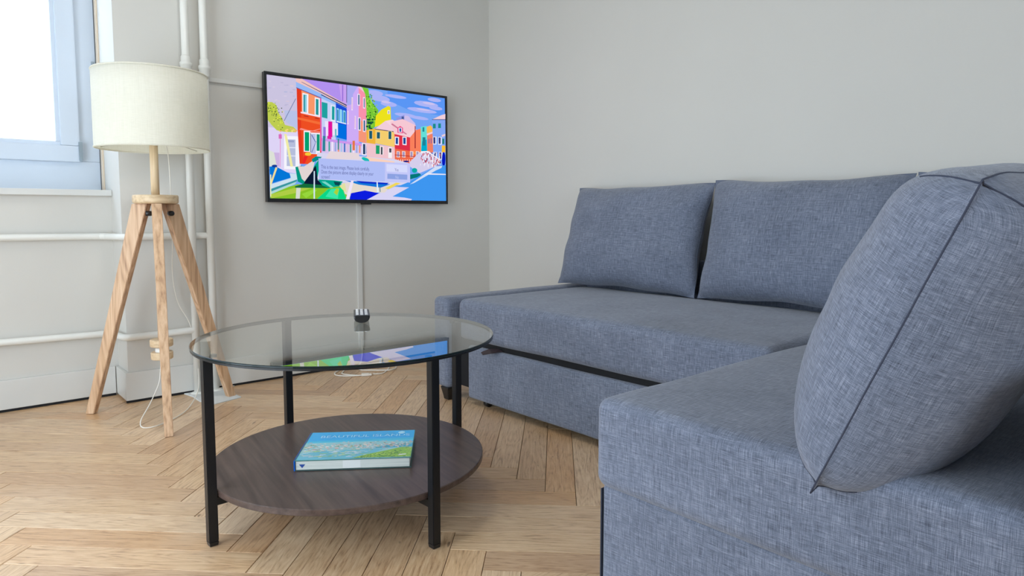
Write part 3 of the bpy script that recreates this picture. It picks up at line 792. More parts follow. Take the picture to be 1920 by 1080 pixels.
(245,245,250,"632,821 645,823 645,789 631,787"),
(150,140,170,"636,815 642,816 641,791 636,790"),
(140,150,226,"681,757 734,796 733,730 697,718"),
(206,190,234,"734,791 758,790 801,727 801,688 733,730"),
(70,90,150,"717,778 730,780 730,740 716,737"),
(110,170,190,"775,723 796,707 783,692 773,697"),
(240,180,60,"506,621 558,646 557,504 505,510"),
(245,206,110,"558,646 674,635 673,490 557,510"),
(242,205,218,"557,643 618,722 684,641 674,630"),
(90,60,90,"557,643 674,635 674,628 557,636"),
(246,214,224,"618,722 660,741 723,690 680,643"),
(250,225,170,"520,623 542,624 541,545 519,544"),
(30,90,110,"522,620 540,621 539,549 522,548"),
(250,225,170,"565,617 587,618 587,553 564,552"),
(30,90,110,"567,614 585,615 584,557 566,556"),
(250,225,170,"633,634 656,635 655,557 633,556"),
(30,90,110,"636,631 653,632 652,561 635,560"),
(240,196,206,"505,510 673,490 671,350 506,362"),
(30,160,110,"560,495 582,495 581,418 559,417"),
(245,240,245,"584,488 604,489 603,414 583,413"),
(60,70,80,"589,483 599,483 598,414 588,414"),
(245,240,245,"633,484 655,485 654,387 632,387"),
(70,70,90,"638,476 652,476 651,438 638,438"),
(235,235,250,"480,507 504,506 502,395 479,397"),
(40,70,110,"486,498 499,498 498,407 485,407"),
(246,200,212,"647,719 723,756 805,709 800,669 765,587 671,613"),
(205,120,150,"660,706 765,606 761,598 651,697"),
(222,48,72,"671,619 767,593 766,461 672,477"),
(250,128,92,"767,596 800,663 840,686 841,459 766,461"),
(246,205,215,"671,624 744,616 801,682 807,669 767,591 671,611"),
(232,80,140,"690,670 707,690 724,675 724,624 690,624"),
(245,240,250,"697,671 717,674 717,633 697,630"),
(40,80,160,"702,667 713,668 713,637 702,636"),
(245,240,250,"674,588 699,587 698,510 673,511"),
(20,70,150,"679,579 693,579 692,520 678,521"),
(245,240,250,"720,594 746,593 745,516 720,517"),
(20,70,150,"725,585 740,585 739,526 725,526"),
(140,20,40,"798,704 803,704 802,494 796,493"),
(238,105,72,"672,477 879,450 878,344 672,350"),
(250,150,80,"766,461 841,459 843,433 765,438"),
(250,225,215,"683,455 703,454 702,397 682,398"),
(165,150,190,"686,450 699,450 698,401 685,402"),
(250,225,215,"716,459 737,458 737,400 716,401"),
(165,150,190,"720,454 733,453 732,404 719,405"),
(250,225,215,"766,464 787,463 786,405 765,406"),
(165,150,190,"769,459 782,459 782,409 769,410"),
(250,225,215,"803,468 825,467 824,408 803,409"),
(165,150,190,"807,463 820,463 820,413 806,413"),
(170,40,50,"671,422 834,416 834,410 671,416"),
(250,220,215,"678,378 682,379 682,350 677,350"),
(250,220,215,"691,379 695,380 695,352 691,351"),
(250,220,215,"705,381 709,381 709,353 705,352"),
(250,220,215,"718,382 723,382 722,354 718,354"),
(250,220,215,"732,383 736,384 736,355 732,355"),
(250,220,215,"746,384 750,385 750,356 746,356"),
(250,220,215,"760,386 764,386 764,358 760,357"),
(250,220,215,"774,387 778,387 778,359 774,358"),
(250,220,215,"788,388 792,389 792,360 788,360"),
(250,220,215,"802,390 806,390 806,361 802,361"),
(250,220,215,"816,391 820,391 820,362 816,362"),
(250,220,215,"830,392 835,393 834,364 830,363"),
(100,224,216,"836,700 874,715 876,462 836,452"),
(0,172,205,"844,564 873,587 876,462 836,452"),
(30,130,150,"848,698 859,700 859,658 847,656"),
(30,130,150,"847,604 866,606 865,527 846,525"),
(250,186,85,"874,706 901,724 913,705 912,645 875,647"),
(240,128,100,"877,634 919,646 918,467 876,462"),
(246,205,212,"873,640 912,665 915,652 877,623"),
(150,110,160,"885,595 893,596 892,550 884,549"),
(150,110,160,"900,600 907,601 907,552 900,551"),
(130,168,246,"911,781 999,795 1000,347 917,400"),
(240,206,218,"910,781 973,834 1000,849 999,795"),
(70,70,120,"910,784 999,798 999,792 910,778"),
(25,140,140,"916,742 934,745 934,700 915,697"),
(25,140,140,"951,750 969,753 969,708 950,705"),
(230,235,252,"915,618 939,621 938,546 914,543"),
(50,60,130,"918,613 931,615 931,553 918,552"),
(230,235,252,"950,620 974,623 974,548 949,545"),
(50,60,130,"953,615 967,616 966,555 953,553"),
(230,235,252,"917,472 941,474 940,400 916,397"),
(50,60,130,"920,467 933,468 933,407 920,406"),
(230,235,252,"954,476 978,478 977,403 953,401"),
(50,60,130,"957,471 970,472 970,410 957,409"),
(235,205,215,"972,640 999,657 998,637 977,623"),
(40,130,120,"978,607 991,609 991,555 977,554"),
(250,190,50,"974,540 998,542 998,475 973,473"),
(0,25,190,"998,408 996,370 992,343 986,332 979,342 975,368 974,405 976,443 980,470 986,481 992,471 997,445"),
(214,206,236,"825,457 888,477 961,391 933,335 824,260 763,321 763,360"),
(200,60,80,"938,470 942,471 942,460 938,460"),
(245,240,250,"896,429 900,429 900,401 896,400"),
(110,50,110,"905,352 911,353 911,336 905,335"),
(240,235,250,"915,449 919,449 919,426 915,425"),
(220,110,120,"904,464 907,464 907,439 904,439"),
(250,250,250,"921,388 925,388 925,363 921,362"),
(200,60,80,"905,456 909,456 908,434 905,434"),
(245,240,250,"959,393 962,393 962,369 958,369"),
(110,50,110,"856,394 860,395 860,383 856,383"),
(240,235,250,"897,408 903,409 903,385 897,385"),
(220,110,120,"869,393 872,393 872,370 869,370"),
(250,250,250,"908,393 911,394 911,370 908,369"),
(200,60,80,"900,377 902,377 902,353 899,353"),
(245,240,250,"955,393 958,394 958,365 955,365"),
(110,50,110,"902,439 907,439 907,412 902,412"),
(240,235,250,"843,406 848,406 848,379 843,378"),
(220,110,120,"834,414 840,414 840,391 834,391"),
(250,250,250,"943,385 948,385 948,363 943,363"),
(200,60,80,"850,366 855,367 855,356 850,356"),
(245,240,250,"937,381 942,381 942,370 937,369"),
(110,50,110,"922,429 928,430 928,416 922,415"),
(240,235,250,"873,464 876,464 876,448 873,447"),
(220,110,120,"921,418 925,419 925,390 921,390"),
(250,250,250,"924,344 928,345 928,330 924,330"),
(200,60,80,"958,461 963,462 963,433 957,432"),
(245,240,250,"924,397 928,398 928,382 924,381"),
(110,50,110,"838,430 843,431 843,415 838,415"),
(240,235,250,"957,338 961,338 961,316 957,316"),
(220,110,120,"946,394 950,395 950,368 946,368"),
(250,250,250,"898,393 904,394 904,378 898,377"),
(200,60,80,"920,439 925,439 925,424 920,423"),
(245,240,250,"934,427 941,427 941,414 934,413"),
(110,50,110,"923,360 929,360 929,340 923,340"),
(240,235,250,"901,436 907,437 907,412 901,412"),
(220,110,120,"897,409 903,410 902,389 896,388"),
(250,250,250,"842,465 847,466 847,446 842,445"),
(200,60,80,"902,418 905,418 905,393 902,392"),
(245,240,250,"879,416 884,416 883,403 879,403"),
(110,50,110,"956,343 959,343 959,331 956,331"),
(240,235,250,"879,347 884,347 884,320 879,319"),
(220,110,120,"874,412 880,412 879,390 874,389"),
(250,250,250,"869,417 874,418 874,400 869,399"),
(200,60,80,"855,449 861,450 861,435 855,435"),
(245,240,250,"854,441 860,442 860,413 854,412"),
(110,50,110,"892,447 897,448 897,421 892,420"),
(240,235,250,"905,355 911,356 911,330 905,330"),
(220,110,120,"946,404 949,404 949,379 946,378"),
(250,250,250,"960,383 964,383 964,355 960,354"),
(200,60,80,"951,348 956,349 956,320 951,320"),
(245,240,250,"860,403 866,403 866,374 859,374"),
(110,50,110,"935,395 940,395 940,377 935,377"),
(240,235,250,"858,360 863,361 863,343 858,343"),
(220,110,120,"872,455 876,455 876,432 872,432"),
(250,250,250,"867,436 873,437 873,424 867,424"),
(200,60,80,"955,416 961,417 960,390 955,390"),
(245,240,250,"919,467 925,468 924,449 919,448"),
(110,50,110,"870,409 875,410 875,392 870,391"),
(240,235,250,"883,448 886,449 886,426 883,426"),
(220,110,120,"958,458 964,459 964,437 958,436"),
(250,250,250,"928,431 932,431 931,415 928,415"),
(200,60,80,"939,359 945,360 945,344 939,343"),
(245,240,250,"879,439 884,439 884,424 879,424"),
(110,50,110,"927,368 932,368 931,354 927,354"),
(240,235,250,"864,403 869,404 869,389 863,389"),
(220,110,120,"914,354 920,354 919,327 914,326"),
(250,250,250,"956,435 960,435 960,408 956,407"),
(200,60,80,"881,463 886,463 885,444 880,443"),
(245,240,250,"854,358 858,358 858,330 854,329"),
(110,50,110,"866,470 872,471 872,455 866,454"),
(240,235,250,"951,407 957,408 957,395 951,394"),
(220,110,120,"864,389 870,389 870,363 864,363"),
(250,250,250,"948,368 955,369 955,354 948,353"),
(200,60,80,"846,448 850,448 850,431 845,430"),
(245,240,250,"834,464 838,464 838,448 834,447"),
(110,50,110,"871,403 876,403 876,377 871,377"),
(240,235,250,"879,353 883,353 883,335 878,334"),
(220,110,120,"883,375 889,376 889,357 883,357"),
(250,250,250,"874,466 878,467 878,455 874,455"),
(200,60,80,"873,452 878,453 878,429 873,428"),
(245,240,250,"893,412 897,412 897,384 893,384"),
(110,50,110,"961,385 967,386 966,368 960,367"),
(240,235,250,"906,426 913,427 913,405 906,404"),
(220,110,120,"947,390 950,390 950,373 947,373"),
(250,250,250,"907,353 912,354 912,336 907,336"),
(200,60,80,"916,390 922,391 922,369 915,368"),
(245,240,250,"830,351 833,351 833,334 830,334"),
(110,50,110,"957,381 962,382 962,363 957,363"),
(240,235,250,"882,437 887,437 887,420 882,419"),
(220,110,120,"846,453 849,453 849,426 846,426"),
(250,250,250,"865,448 870,448 869,432 864,431"),
(200,60,80,"935,381 940,382 940,362 935,362"),
(245,240,250,"879,419 884,419 884,408 878,407"),
(110,50,110,"859,386 865,387 864,365 859,365"),
(240,235,250,"864,448 868,449 868,433 864,433"),
(220,110,120,"926,371 932,372 932,349 926,349"),
(250,250,250,"947,398 951,399 951,383 947,383"),
(200,60,80,"842,398 848,399 848,377 842,377"),
(245,240,250,"846,387 852,388 852,370 846,370"),
(110,50,110,"901,465 906,466 906,455 901,454"),
(240,235,250,"874,370 879,371 879,353 874,353"),
(220,110,120,"950,388 956,389 956,369 950,368"),
(250,250,250,"915,389 918,389 918,376 915,376"),
(200,60,80,"846,452 852,453 852,430 846,429"),
(245,240,250,"924,351 927,351 927,326 924,326"),
(110,50,110,"898,425 903,426 903,400 898,400"),
(240,235,250,"907,384 913,384 913,367 907,366"),
(220,110,120,"939,409 946,410 946,385 939,385"),
(250,250,250,"910,345 914,345 914,330 909,330"),
(200,60,80,"899,426 905,427 905,413 898,412"),
(245,240,250,"911,400 914,401 914,377 911,377"),
(250,245,250,"834,469 879,476 962,404 960,396 877,465 834,458"),
(216,214,240,"237,396 672,378 765,347 763,139 226,149"),
(230,215,220,"302,415 460,413 467,359 279,342"),
(250,210,190,"491,386 669,358 669,333 490,349"),
(20,190,185,"520,349 515,343 505,342 494,347 484,355 477,365 477,374 482,380 491,381 502,377 513,369 519,358"),
(10,170,165,"811,286 808,274 802,265 793,261 784,263 778,272 776,283 778,295 784,304 793,308 802,305 809,297"),
(0,20,130,"761,366 758,362 751,359 741,357 732,357 725,359 723,363 725,367 732,371 742,372 751,372 758,370"),
(0,120,120,"764,243 824,260 842,235 764,198"),
(62,150,240,"667,115 763,178 938,338 1000,351 1000,0 494,0"),
(210,222,246,"763,152 933,335 975,341 970,322 933,295 788,164"),
(235,232,246,"873,264 998,265 1000,255 851,249"),
(216,212,244,"486,0 667,124 757,122 654,34 778,19 769,0"),
(62,150,240,"679,39 744,112 823,142 840,4 778,11"),
(135,195,40,"0,0 0,52 135,121 364,114 416,0"),
(175,205,70,"0,30 135,98 218,101 134,51 6,0"),
(10,215,135,"231,2 290,87 364,104 389,0"),
(60,230,170,"275,21 305,87 349,95 341,4"),
(170,210,60,"319,58 334,95 349,89 337,34"),
(215,220,205,"123,0 128,97 150,104 143,0"),
(150,215,60,"154,40 218,84 232,73 175,6"),
(5,118,215,"0,257 27,264 105,200 98,171 5,120"),
(205,225,240,"96,211 150,203 136,161 6,75 5,114 102,171"),
(55,150,160,"2,75 132,161 130,144 2,52"),
(175,215,215,"0,52 130,144 121,120 0,30"),
(240,222,150,"30,257 38,249 9,115 0,114"),
(245,240,180,"3,193 8,193 5,13 0,13"),
(20,60,150,"38,265 36,259 31,255 25,253 18,254 13,258 12,263 13,269 18,273 25,275 31,275 36,271"),
(5,150,130,"125,264 158,278 176,111 135,144"),
(0,160,135,"166,146 239,326 257,351 233,161 190,94"),
(12,26,52,"166,132 206,241 229,284 237,161 279,110 169,105"),
(20,110,60,"121,103 166,128 298,117 298,95 121,91"),
(226,213,212,"137,273 168,271 225,337 213,242 170,146 156,168"),
(0,140,140,"207,335 229,363 261,361 243,332 214,310"),
(245,205,60,"207,379 205,372 199,366 190,364 182,365 176,369 174,376 176,383 182,389 191,392 199,391 205,386"),
(235,40,40,"169,360 190,359 172,297 162,296"),
(0,165,140,"237,167 320,164 369,157 353,114 294,99 261,115"),
(120,215,200,"255,150 276,152 320,104 305,99"),
(10,70,80,"320,154 357,150 350,119 327,124"),
(215,235,250,"217,236 223,237 220,1 213,1"),
(228,218,206,"361,142 418,150 584,118 655,153 608,68 503,64 417,25 379,48"),
(225,225,160,"350,119 380,143 390,60 364,90"),
(20,120,215,"380,167 642,146 584,112 457,134"),
(10,50,205,"441,167 634,158 617,142 472,147"),
(12,28,222,"413,55 491,83 574,61 502,0 405,0"),
(240,215,90,"608,106 676,163 705,159 633,101"),
(240,228,246,"418,184 432,182 403,2 384,2"),
(225,240,250,"560,167 566,167 571,67 561,67"),
(60,120,150,"576,130 580,130 583,74 578,73"),
(176,190,246,"243,348 765,347 764,168 243,168"),
(196,200,248,"611,344 765,345 763,168 609,172"),
(214,218,252,"620,330 747,330 747,262 620,262"),
(140,162,226,"625,243 747,241 746,193 624,195")]

def printmat(name,k,strength=None):
    s=NT(name); a=s.n('ShaderNodeVertexColor'); a.layer_name='print'
    if strength is None:
        s.l(a.outputs[0],s.b.inputs['Base Color']); s.b.inputs['Roughness'].default_value=k
    else:
        e=s.n('ShaderNodeEmission'); e.inputs[1].default_value=strength; s.l(a.outputs[0],e.inputs[0]); s.l(e.outputs[0],s.t.nodes['Material Output'].inputs[0])
    return s.m
def tvp(s,t,d): return Vector((U0+s*(U1-U0),-.0662-d*.12,Z0+t*(Z1-Z0)))-tv.location
scr=colormesh('screen',TV_PICTURE,tvp,printmat('lit_television_picture',0,EM*1.0),tv)
tag(scr,'lit picture of pastel and orange houses by a canal with moored boats')
def tvtext(name,body,size,s,t,c,align='LEFT',sx=1):
    M4=Matrix.Translation(tvp(s,t,0)+Vector((0,-.0035,0)))@Matrix.Rotation(PI/2,4,'X')@Matrix.Diagonal((sx,1,1,1))
    text(name,body,size,emit('screen_text',lin(c),EM),M4,scr,align)
tvtext('message_text','This is the test image. Please look carefully.\nDoes the picture above display clearly on your\nscreen?',.028,.255,.262,(92,100,160),sx=.60)
tvtext('button_text','Yes',.026,.681,.268,(120,120,175),'CENTER',.7)
tvtext('button_text','No',.026,.683,.199,(190,200,245),'CENTER',.7)
# white cable lying on the floor under the television
cb=empty('power_cable',(-1.0,-.12,0)); tag(cb,'white cable coiled on the floor below the television, plug end loose','cable')
WCAB=plain('white_cable_plastic',lin((236,232,222)),.4)
tubeobj('cord',catmull([(-.972,-.012,.155),(-.974,-.024,.06),(-1.01,-.04,.006),(-1.11,-.05,.004),(-1.188,-.106,.004),(-1.207,-.171,.004),(-1.163,-.225,.004),(-1.11,-.262,.006)],6),.0034,WCAB,cb,8)
tubeobj('cord_loop',catmull([(-1.050,-.276,.006),(-.998,-.289,.004),(-.92,-.221,.004),(-.878,-.149,.004),(-.89,-.076,.004),(-.952,-.05,.004),(-1.028,-.074,.004),(-1.045,-.136,.004),(-1.015,-.185,.006),(-.954,-.262,.0105),(-.918,-.262,.009),(-.872,-.224,.004),(-.838,-.15,.004),(-.865,-.055,.004),(-.95,-.034,.004),(-1.07,-.058,.0105),(-1.15,-.12,.004),(-1.174,-.184,.008),(-1.125,-.240,.004),(-1.09,-.255,.004)],6),.0034,WCAB,cb,8)
c0=Vector((-1.088,-.270,.008)); pm=bmesh.new(); box(pm,(-.024,-.009,-.007),(.016,.009,.007),.003,2); box(pm,(.016,-.006,-.005),(.03,.006,.005),.001,1)
bmesh.ops.transform(pm,matrix=Matrix.Translation(c0-cb.location)@Matrix.Rotation(-.55,4,'Z'),verts=pm.verts); from_bm('plug',pm,WCAB,cb)
# ---------------------------------------------------------------- tripod lamp
LX,LY=-2.100,-.305
OAK=wood('light_oak_lamp',lin((158,120,90)),lin((204,166,130)),lin((228,196,162)),.45,2,80); OAK2=wood('pale_turned_oak',lin((196,164,126)),lin((226,200,162)),lin((240,220,186)),.45,0,60,False)
OAK3=wood('pale_oak_pole',lin((196,164,126)),lin((226,200,162)),lin((240,220,186)),.45,2,60,False)
lm=empty('tripod_floor_lamp',(LX,LY,0)); tag(lm,'wooden tripod floor lamp with a wide cream drum shade in the window corner','floor lamp')
o=lm.location
bm=bmesh.new(); lathe(bm,(0,0,0),[(.080,.921),(.087,.924),(.089,.93),(.089,.953),(.086,.958),(.02,.958)],48); from_bm('top_plate',bm,OAK2,lm,True).data.update()
feet=[(-2.340,-.085),(-2.168,-.640),(-1.783,-.212)]
for i,(fx,fy) in enumerate(feet):
    f=Vector((fx-LX,fy-LY,0)); d=Vector((f.x,f.y,0)).normalized(); s=Vector((-d.y,d.x,0))
    top=d*.062+Vector((0,0,.921)); bot=f+Vector((0,0,.0012))
    def sec(c,wr,ws): return [c+d*(-wr)+s*(-ws),c+d*wr+s*(-ws),c+d*wr+s*ws,c+d*(-wr)+s*ws]
    bm=bmesh.new(); loft(bm,[sec(top,.033,.019),sec(top.lerp(bot,.5),.025,.0175),sec(bot,.018,.0155)]); bmesh.ops.bevel(bm,geom=[e for e in bm.edges],offset=.002,segments=2,affect='EDGES')
    lg=from_bm('leg',bm,OAK,lm)
    k=top.lerp(bot,.045); bm=bmesh.new(); sx=s*(.019+.003); 
    tube(bm,[k-d*.028-s*.0-sx*1.0,k-d*.028-sx*1.9],.011,14); from_bm('wing_knob',bm,BLACKP,lg,True)
tubeobj('upper_pole',[(LX,LY,.955),(LX,LY,1.05),(LX,LY,1.205)],.0165,OAK3,lm,24)
tubeobj('lower_pole',[(LX,LY,.925),(LX,LY,.6),(LX,LY,.30)],.0135,OAK,lm,20)
for z,rr in ((.318,.046),(.262,.044)):
    bm=bmesh.new(); lathe(bm,(0,0,z-.016),[(rr-.003,0),(rr,.003),(rr,.029),(rr-.003,.032)],36); from_bm('weight_disc',bm,OAK2,lm,False)
bm=bmesh.new(); lathe(bm,(0,0,0),[(.018,.30),(.026,.29),(.026,.277),(.018,.27)],24); from_bm('collar',bm,plain('white_plastic',lin((236,236,232)),.4),lm,True)
SH=NT('cream_linen_shade'); uvs=SH.n('ShaderNodeTexCoord'); f1=SH.noise(SH.mapv(uvs.outputs['Object'],(40,40,600)),1,2); f2=SH.noise(SH.mapv(uvs.outputs['Object'],(400,400,12)),1,2)
colr=SH.ramp(SH.math('MULTIPLY',SH.math('ADD',f1,f2),.5),[(.3,lin((240,238,226))),(.7,lin((252,250,240)))])
df=SH.n('ShaderNodeBsdfDiffuse'); tl=SH.n('ShaderNodeBsdfTranslucent'); mx=SH.n('ShaderNodeMixShader'); mx.inputs[0].default_value=.42; SH.l(colr,df.inputs[0]); SH.l(colr,tl.inputs[0]); SH.l(df.outputs[0],mx.inputs[1]); SH.l(tl.outputs[0],mx.inputs[2]); SH.l(mx.outputs[0],SH.t.nodes['Material Output'].inputs[0])
SR=.219; S0,S1=1.150,1.472
bm=bmesh.new(); loft(bm,[circ((0,0,z),SR+(.0 if z>1.3 else .0),72) for z in (S0,1.25,1.35,S1)]+[circ((0,0,z),SR-.0018,72) for z in (S1,S0)],False); 
shade=from_bm('lamp_shade',bm,SH.m,lm,True)
for z in (S0+.004,S1-.004):
    bm=bmesh.new(); n=72; tube(bm,circ((0,0,z),SR,72),.0028,8,True); from_bm('rim_trim',bm,SH.m,shade,True)
for a in (0,2*PI/3,4*PI/3): tubeobj('spider_arm',[(LX,LY,1.21),(LX+SR*.99*math.cos(a+.4),LY+SR*.99*math.sin(a+.4),1.162)],.002,plain('white_wire',lin((225,225,220)),.4) if a==0 else bpy.data.materials['white_wire'],lm,6)
bm=bmesh.new(); lathe(bm,(0,0,0),[(.0205,1.172),(.0205,1.25),(.016,1.262)],20); from_bm('bulb_socket',bm,bpy.data.materials['white_plastic'],lm,True)
bm=bmesh.new(); lathe(bm,(0,0,0),[(.014,1.262),(.018,1.275),(.029,1.30),(.031,1.325),(.024,1.348),(.01,1.358)],20); from_bm('bulb',bm,plain('opal_bulb',(.9,.9,.88),.2),lm,True)
tubeobj('cord',catmull([(LX-.004,LY,.25),(LX-.01,LY-.005,.20),(LX-.02,LY-.01,.14),(LX-.07,LY-.06,.07),(LX-.12,LY-.12,.02),(LX-.12,LY-.17,.004),(LX-.06,LY-.17,.004),(LX+.05,LY-.07,.004),(LX+.13,LY+.06,.008),(LX+.19,LY+.16,.05),(LX+.215,LY+.24,.13),(LX+.205,LY+.262,.24),(LX+.19,LY+.262,.35),(LX+.14,LY+.262,.46),(LX+.117,LY+.24,.6),(LX+.112,LY+.2,.75),(LX+.10,LY+.15,.95),(LX+.08,LY+.1,1.16),(LX+.03,LY+.03,1.24),(LX+.012,LY+.01,1.235)],8),.0022,WCAB,lm,8)
# ---------------------------------------------------------------- round glass table
TX,TY,TH=-1.908,-1.657,.518; SHZ=.148
tb=empty('coffee_table',(TX,TY,0)); tag(tb,'round glass coffee table with black metal legs and dark wood lower shelf','coffee table')
TG=glassmat('table_glass',(.93,.96,.945),1.55,1.5); GE=plain('dark_green_glass_edge',(.004,.014,.016),.18,0,spec=.4)
TR=.435; TO=Vector((-.006,-.012,0))
bm=bmesh.new(); rings=[(TR-.0015,TH-.006),(TR,TH-.0048),(TR,TH-.0014),(TR-.0015,TH)]
loft(bm,[circ(TO+Vector((0,0,z)),r,128) for r,z in rings],True)
g=from_bm('glass_top',bm,[TG,GE],tb)
for p in g.data.polygons: p.material_index=0 if abs(p.normal.z)>.9 and len(p.vertices)>4 else 1
bm=bmesh.new(); loft(bm,[circ(TO+Vector((0,0,z)),r,128) for r,z in ((TR-.005,TH-.0115),(TR-.001,TH-.0115),(TR-.001,TH-.0063),(TR-.005,TH-.0063),(TR-.005,TH-.0115))],False); bmesh.ops.remove_doubles(bm,verts=bm.verts,dist=1e-6)
from_bm('top_ring',bm,BLACKM,tb)
WEN=wood('dark_brown_wood_veneer',lin((58,45,42)),lin((84,68,62)),lin((112,93,84)),.34,1,55,False)
shf=bmesh.new(); lathe(shf,(0,0,0),[(.402,SHZ-.018),(.404,SHZ-.016),(.404,SHZ-.002),(.402,SHZ)],96); sh=from_bm('lower_shelf',shf,WEN,None); sh.parent=tb; sh.rotation_euler=(0,0,math.radians(-8))
LR=.4185
for i,(dx,dy) in enumerate(((-1,-.045),(.045,-1),(1,.045),(-.045,1))):
    c=Vector((dx,dy,0)).normalized()*LR; bm=bmesh.new(); a=Vector((dx,dy,0)).normalized(); b=Vector((-a.y,a.x,0))
    def sq(z,h=.0122): return [c+a*(x*h)+b*(y*h)+Vector((0,0,z)) for x,y in ((-1,-1),(1,-1),(1,1),(-1,1))]
    loft(bm,[sq(.012),sq(TH-.0118)]); bmesh.ops.bevel(bm,geom=list(bm.edges),offset=.0015,segments=2,affect='EDGES')
    lg=from_bm('leg',bm,BLACKM,tb); bm=bmesh.new(); loft(bm,[sq(.0008,.0105),sq(.0115,.012)]); from_bm('foot_cap',bm,BLACKP,lg)
    k=bmesh.new(); lathe(k,c-a*.018+Vector((0,0,TH-.0135)),[(.009,0),(.009,.0072)],20); from_bm('glass_pad',k,BLACKP,lg)
for ax in ((1,.045),(-.045,1)):
    a=Vector((*ax,0)).normalized(); b=Vector((-a.y,a.x,0)); bm=bmesh.new()
    loft(bm,[[a*s_*.408+b*(y*.010)+Vector((0,0,SHZ-.030+ (z*.010))) for y,z in ((-1,-1),(1,-1),(1,1),(-1,1))] for s_ in (-1,1)]); from_bm('shelf_rail',bm,BLACKM,tb)
# ---------------------------------------------------------------- book on the shelf
bk=empty('book',(-1.898,-1.689,SHZ+.0004)); tag(bk,'hardback picture book with a blue coastal cover on the lower table shelf','book')
ang=math.atan2(-.193,.266); BL,BD,BH=.329,.248,.031
bk.rotation_euler=(0,0,ang)
def bbox(name,lo,hi,mat,par=bk,bev=.0006):
    bm=bmesh.new(); box(bm,lo,hi,bev,1); return from_bm(name,bm,mat,par)
CBL=plain('glossy_blue_cover',lin((28,92,178)),.25)
pg=NT('page_block'); tcn=pg.n('ShaderNodeTexCoord'); fz=pg.noise(pg.mapv(tcn.outputs['Object'],(2,2,900)),1,2); pg.l(pg.ramp(fz,[(.3,lin((182,190,186))),(.7,lin((226,228,220)))]),pg.b.inputs['Base Color']); pg.b.inputs['Roughness'].default_value=.8
bbox('back_cover',(-BL/2,-BD/2,0),(BL/2,BD/2,.0022),plain('dark_board',lin((60,84,84)),.4)); 
pgs=bbox('pages',(-BL/2+.003,-BD/2+.003,.0028),(BL/2-.005,BD/2-.003,BH-.0028),pg.m)
CB2=plain('printed_board_edge',lin((70,128,124)),.35)
bm=bmesh.new(); quad(bm,[(-.03,-BD/2+.0026,.004),(.02,-BD/2+.0026,.004),(.02,-BD/2+.0026,BH-.004),(-.03,-BD/2+.0026,BH-.004)]); from_bm('pale_strip',bm,plain('pale_paper',lin((222,224,222)),.6),pgs)
fc=bbox('front_cover',(-BL/2,-BD/2,BH-.0022),(BL/2,BD/2,BH),CB2)
bbox('spine',(-BL/2-.0022,-BD/2,0),(-BL/2+.002,BD/2,BH),CBL)
bm=bmesh.new(); quad(bm,[(-BL/2+.012,-BD/2+.0025,.019),(-BL/2+.030,-BD/2+.0025,.019),(-BL/2+.021,-BD/2+.0025,.008)]); from_bm('page_mark',bm,plain('blue_print',lin((30,70,150)),.6),pgs)
rb=random.Random(5); CP=[]
def cp(c,*pts): CP.append((*c,' '.join('%d,%d'%p for p in pts)))
cp((38,176,242),(0,0),(1000,0),(1000,1000),(0,1000))
cp((60,190,232),(0,560),(1000,600),(1000,700),(0,660)); cp((96,205,235),(0,540),(1000,590),(1000,630),(0,600))
cp((150,205,215),(0,0),(1000,0),(1000,560),(600,600),(0,580)); cp((110,190,215),(0,0),(560,0),(760,330),(200,300),(0,200)); cp((60,170,205),(600,330),(1000,360),(1000,500),(800,470))
for i in range(330):
    x=rb.randint(0,980); y=int(rb.gauss(430,70))+ (x-500)//20
    c=rb.choice([(226,190,185),(214,160,150),(240,225,210),(150,170,110),(190,200,210),(235,205,200),(120,150,120),(250,240,235)])
    w_=rb.randint(8,34); h_=rb.randint(8,22); y=max(5,min(590,y)); cp(c,(x,y),(min(1000,x+w_),y+rb.randint(-6,6)),(min(1000,x+w_),y+h_),(x,y+h_))
for i in range(90):
    x=rb.randint(0,620); y=rb.randint(60,300); c=rb.choice([(190,215,150),(200,225,240),(120,190,190),(225,230,235),(150,195,120)]); w_=rb.randint(20,90); cp(c,(x,y),(x+w_,y+8),(x+w_-10,y+20),(x+8,y+16))
cp((140,190,70),(480,20),(1000,10),(1000,330),(900,350),(760,240),(600,130))
for i in range(220):
    x=rb.randint(500,985); y=rb.randint(10,max(20,int((x-460)*.62))); c=rb.choice([(110,165,50),(165,205,80),(80,140,60),(190,215,110),(60,120,70)]); w_=rb.randint(8,24); cp(c,(x,y),(min(1000,x+w_),y+4),(min(1000,x+w_-4),y+22),(x,y+16))
cp((235,240,235),(880,70),(950,80),(960,110),(900,100))
def bp(s,t,d): return Vector((-BL/2+.004+s*(BL-.006),-BD/2+.002+t*(BD-.004),BH+.0002+d*.02))
pic=colormesh('cover_picture',CP,bp,printmat('printed_cover',.22),fc)
TW=plain('pale_blue_lettering',lin((170,228,255)),.4)
def btxt(b,size,s,t,sx=1,al='LEFT'): text('cover_lettering',b,size,TW,Matrix.Translation(bp(s,t,0)+Vector((0,0,.0008)))@Matrix.Diagonal((sx,1,1,1)),fc,al)
btxt('BEAUTIFUL ISLANDS',.030,.10,.765,1.02)
bm=bmesh.new(); lathe(bm,bp(.875,.905,0)+Vector((0,0,.0006)),[(.011,0),(.011,.0004)],20); from_bm('round_emblem',bm,TW,fc)
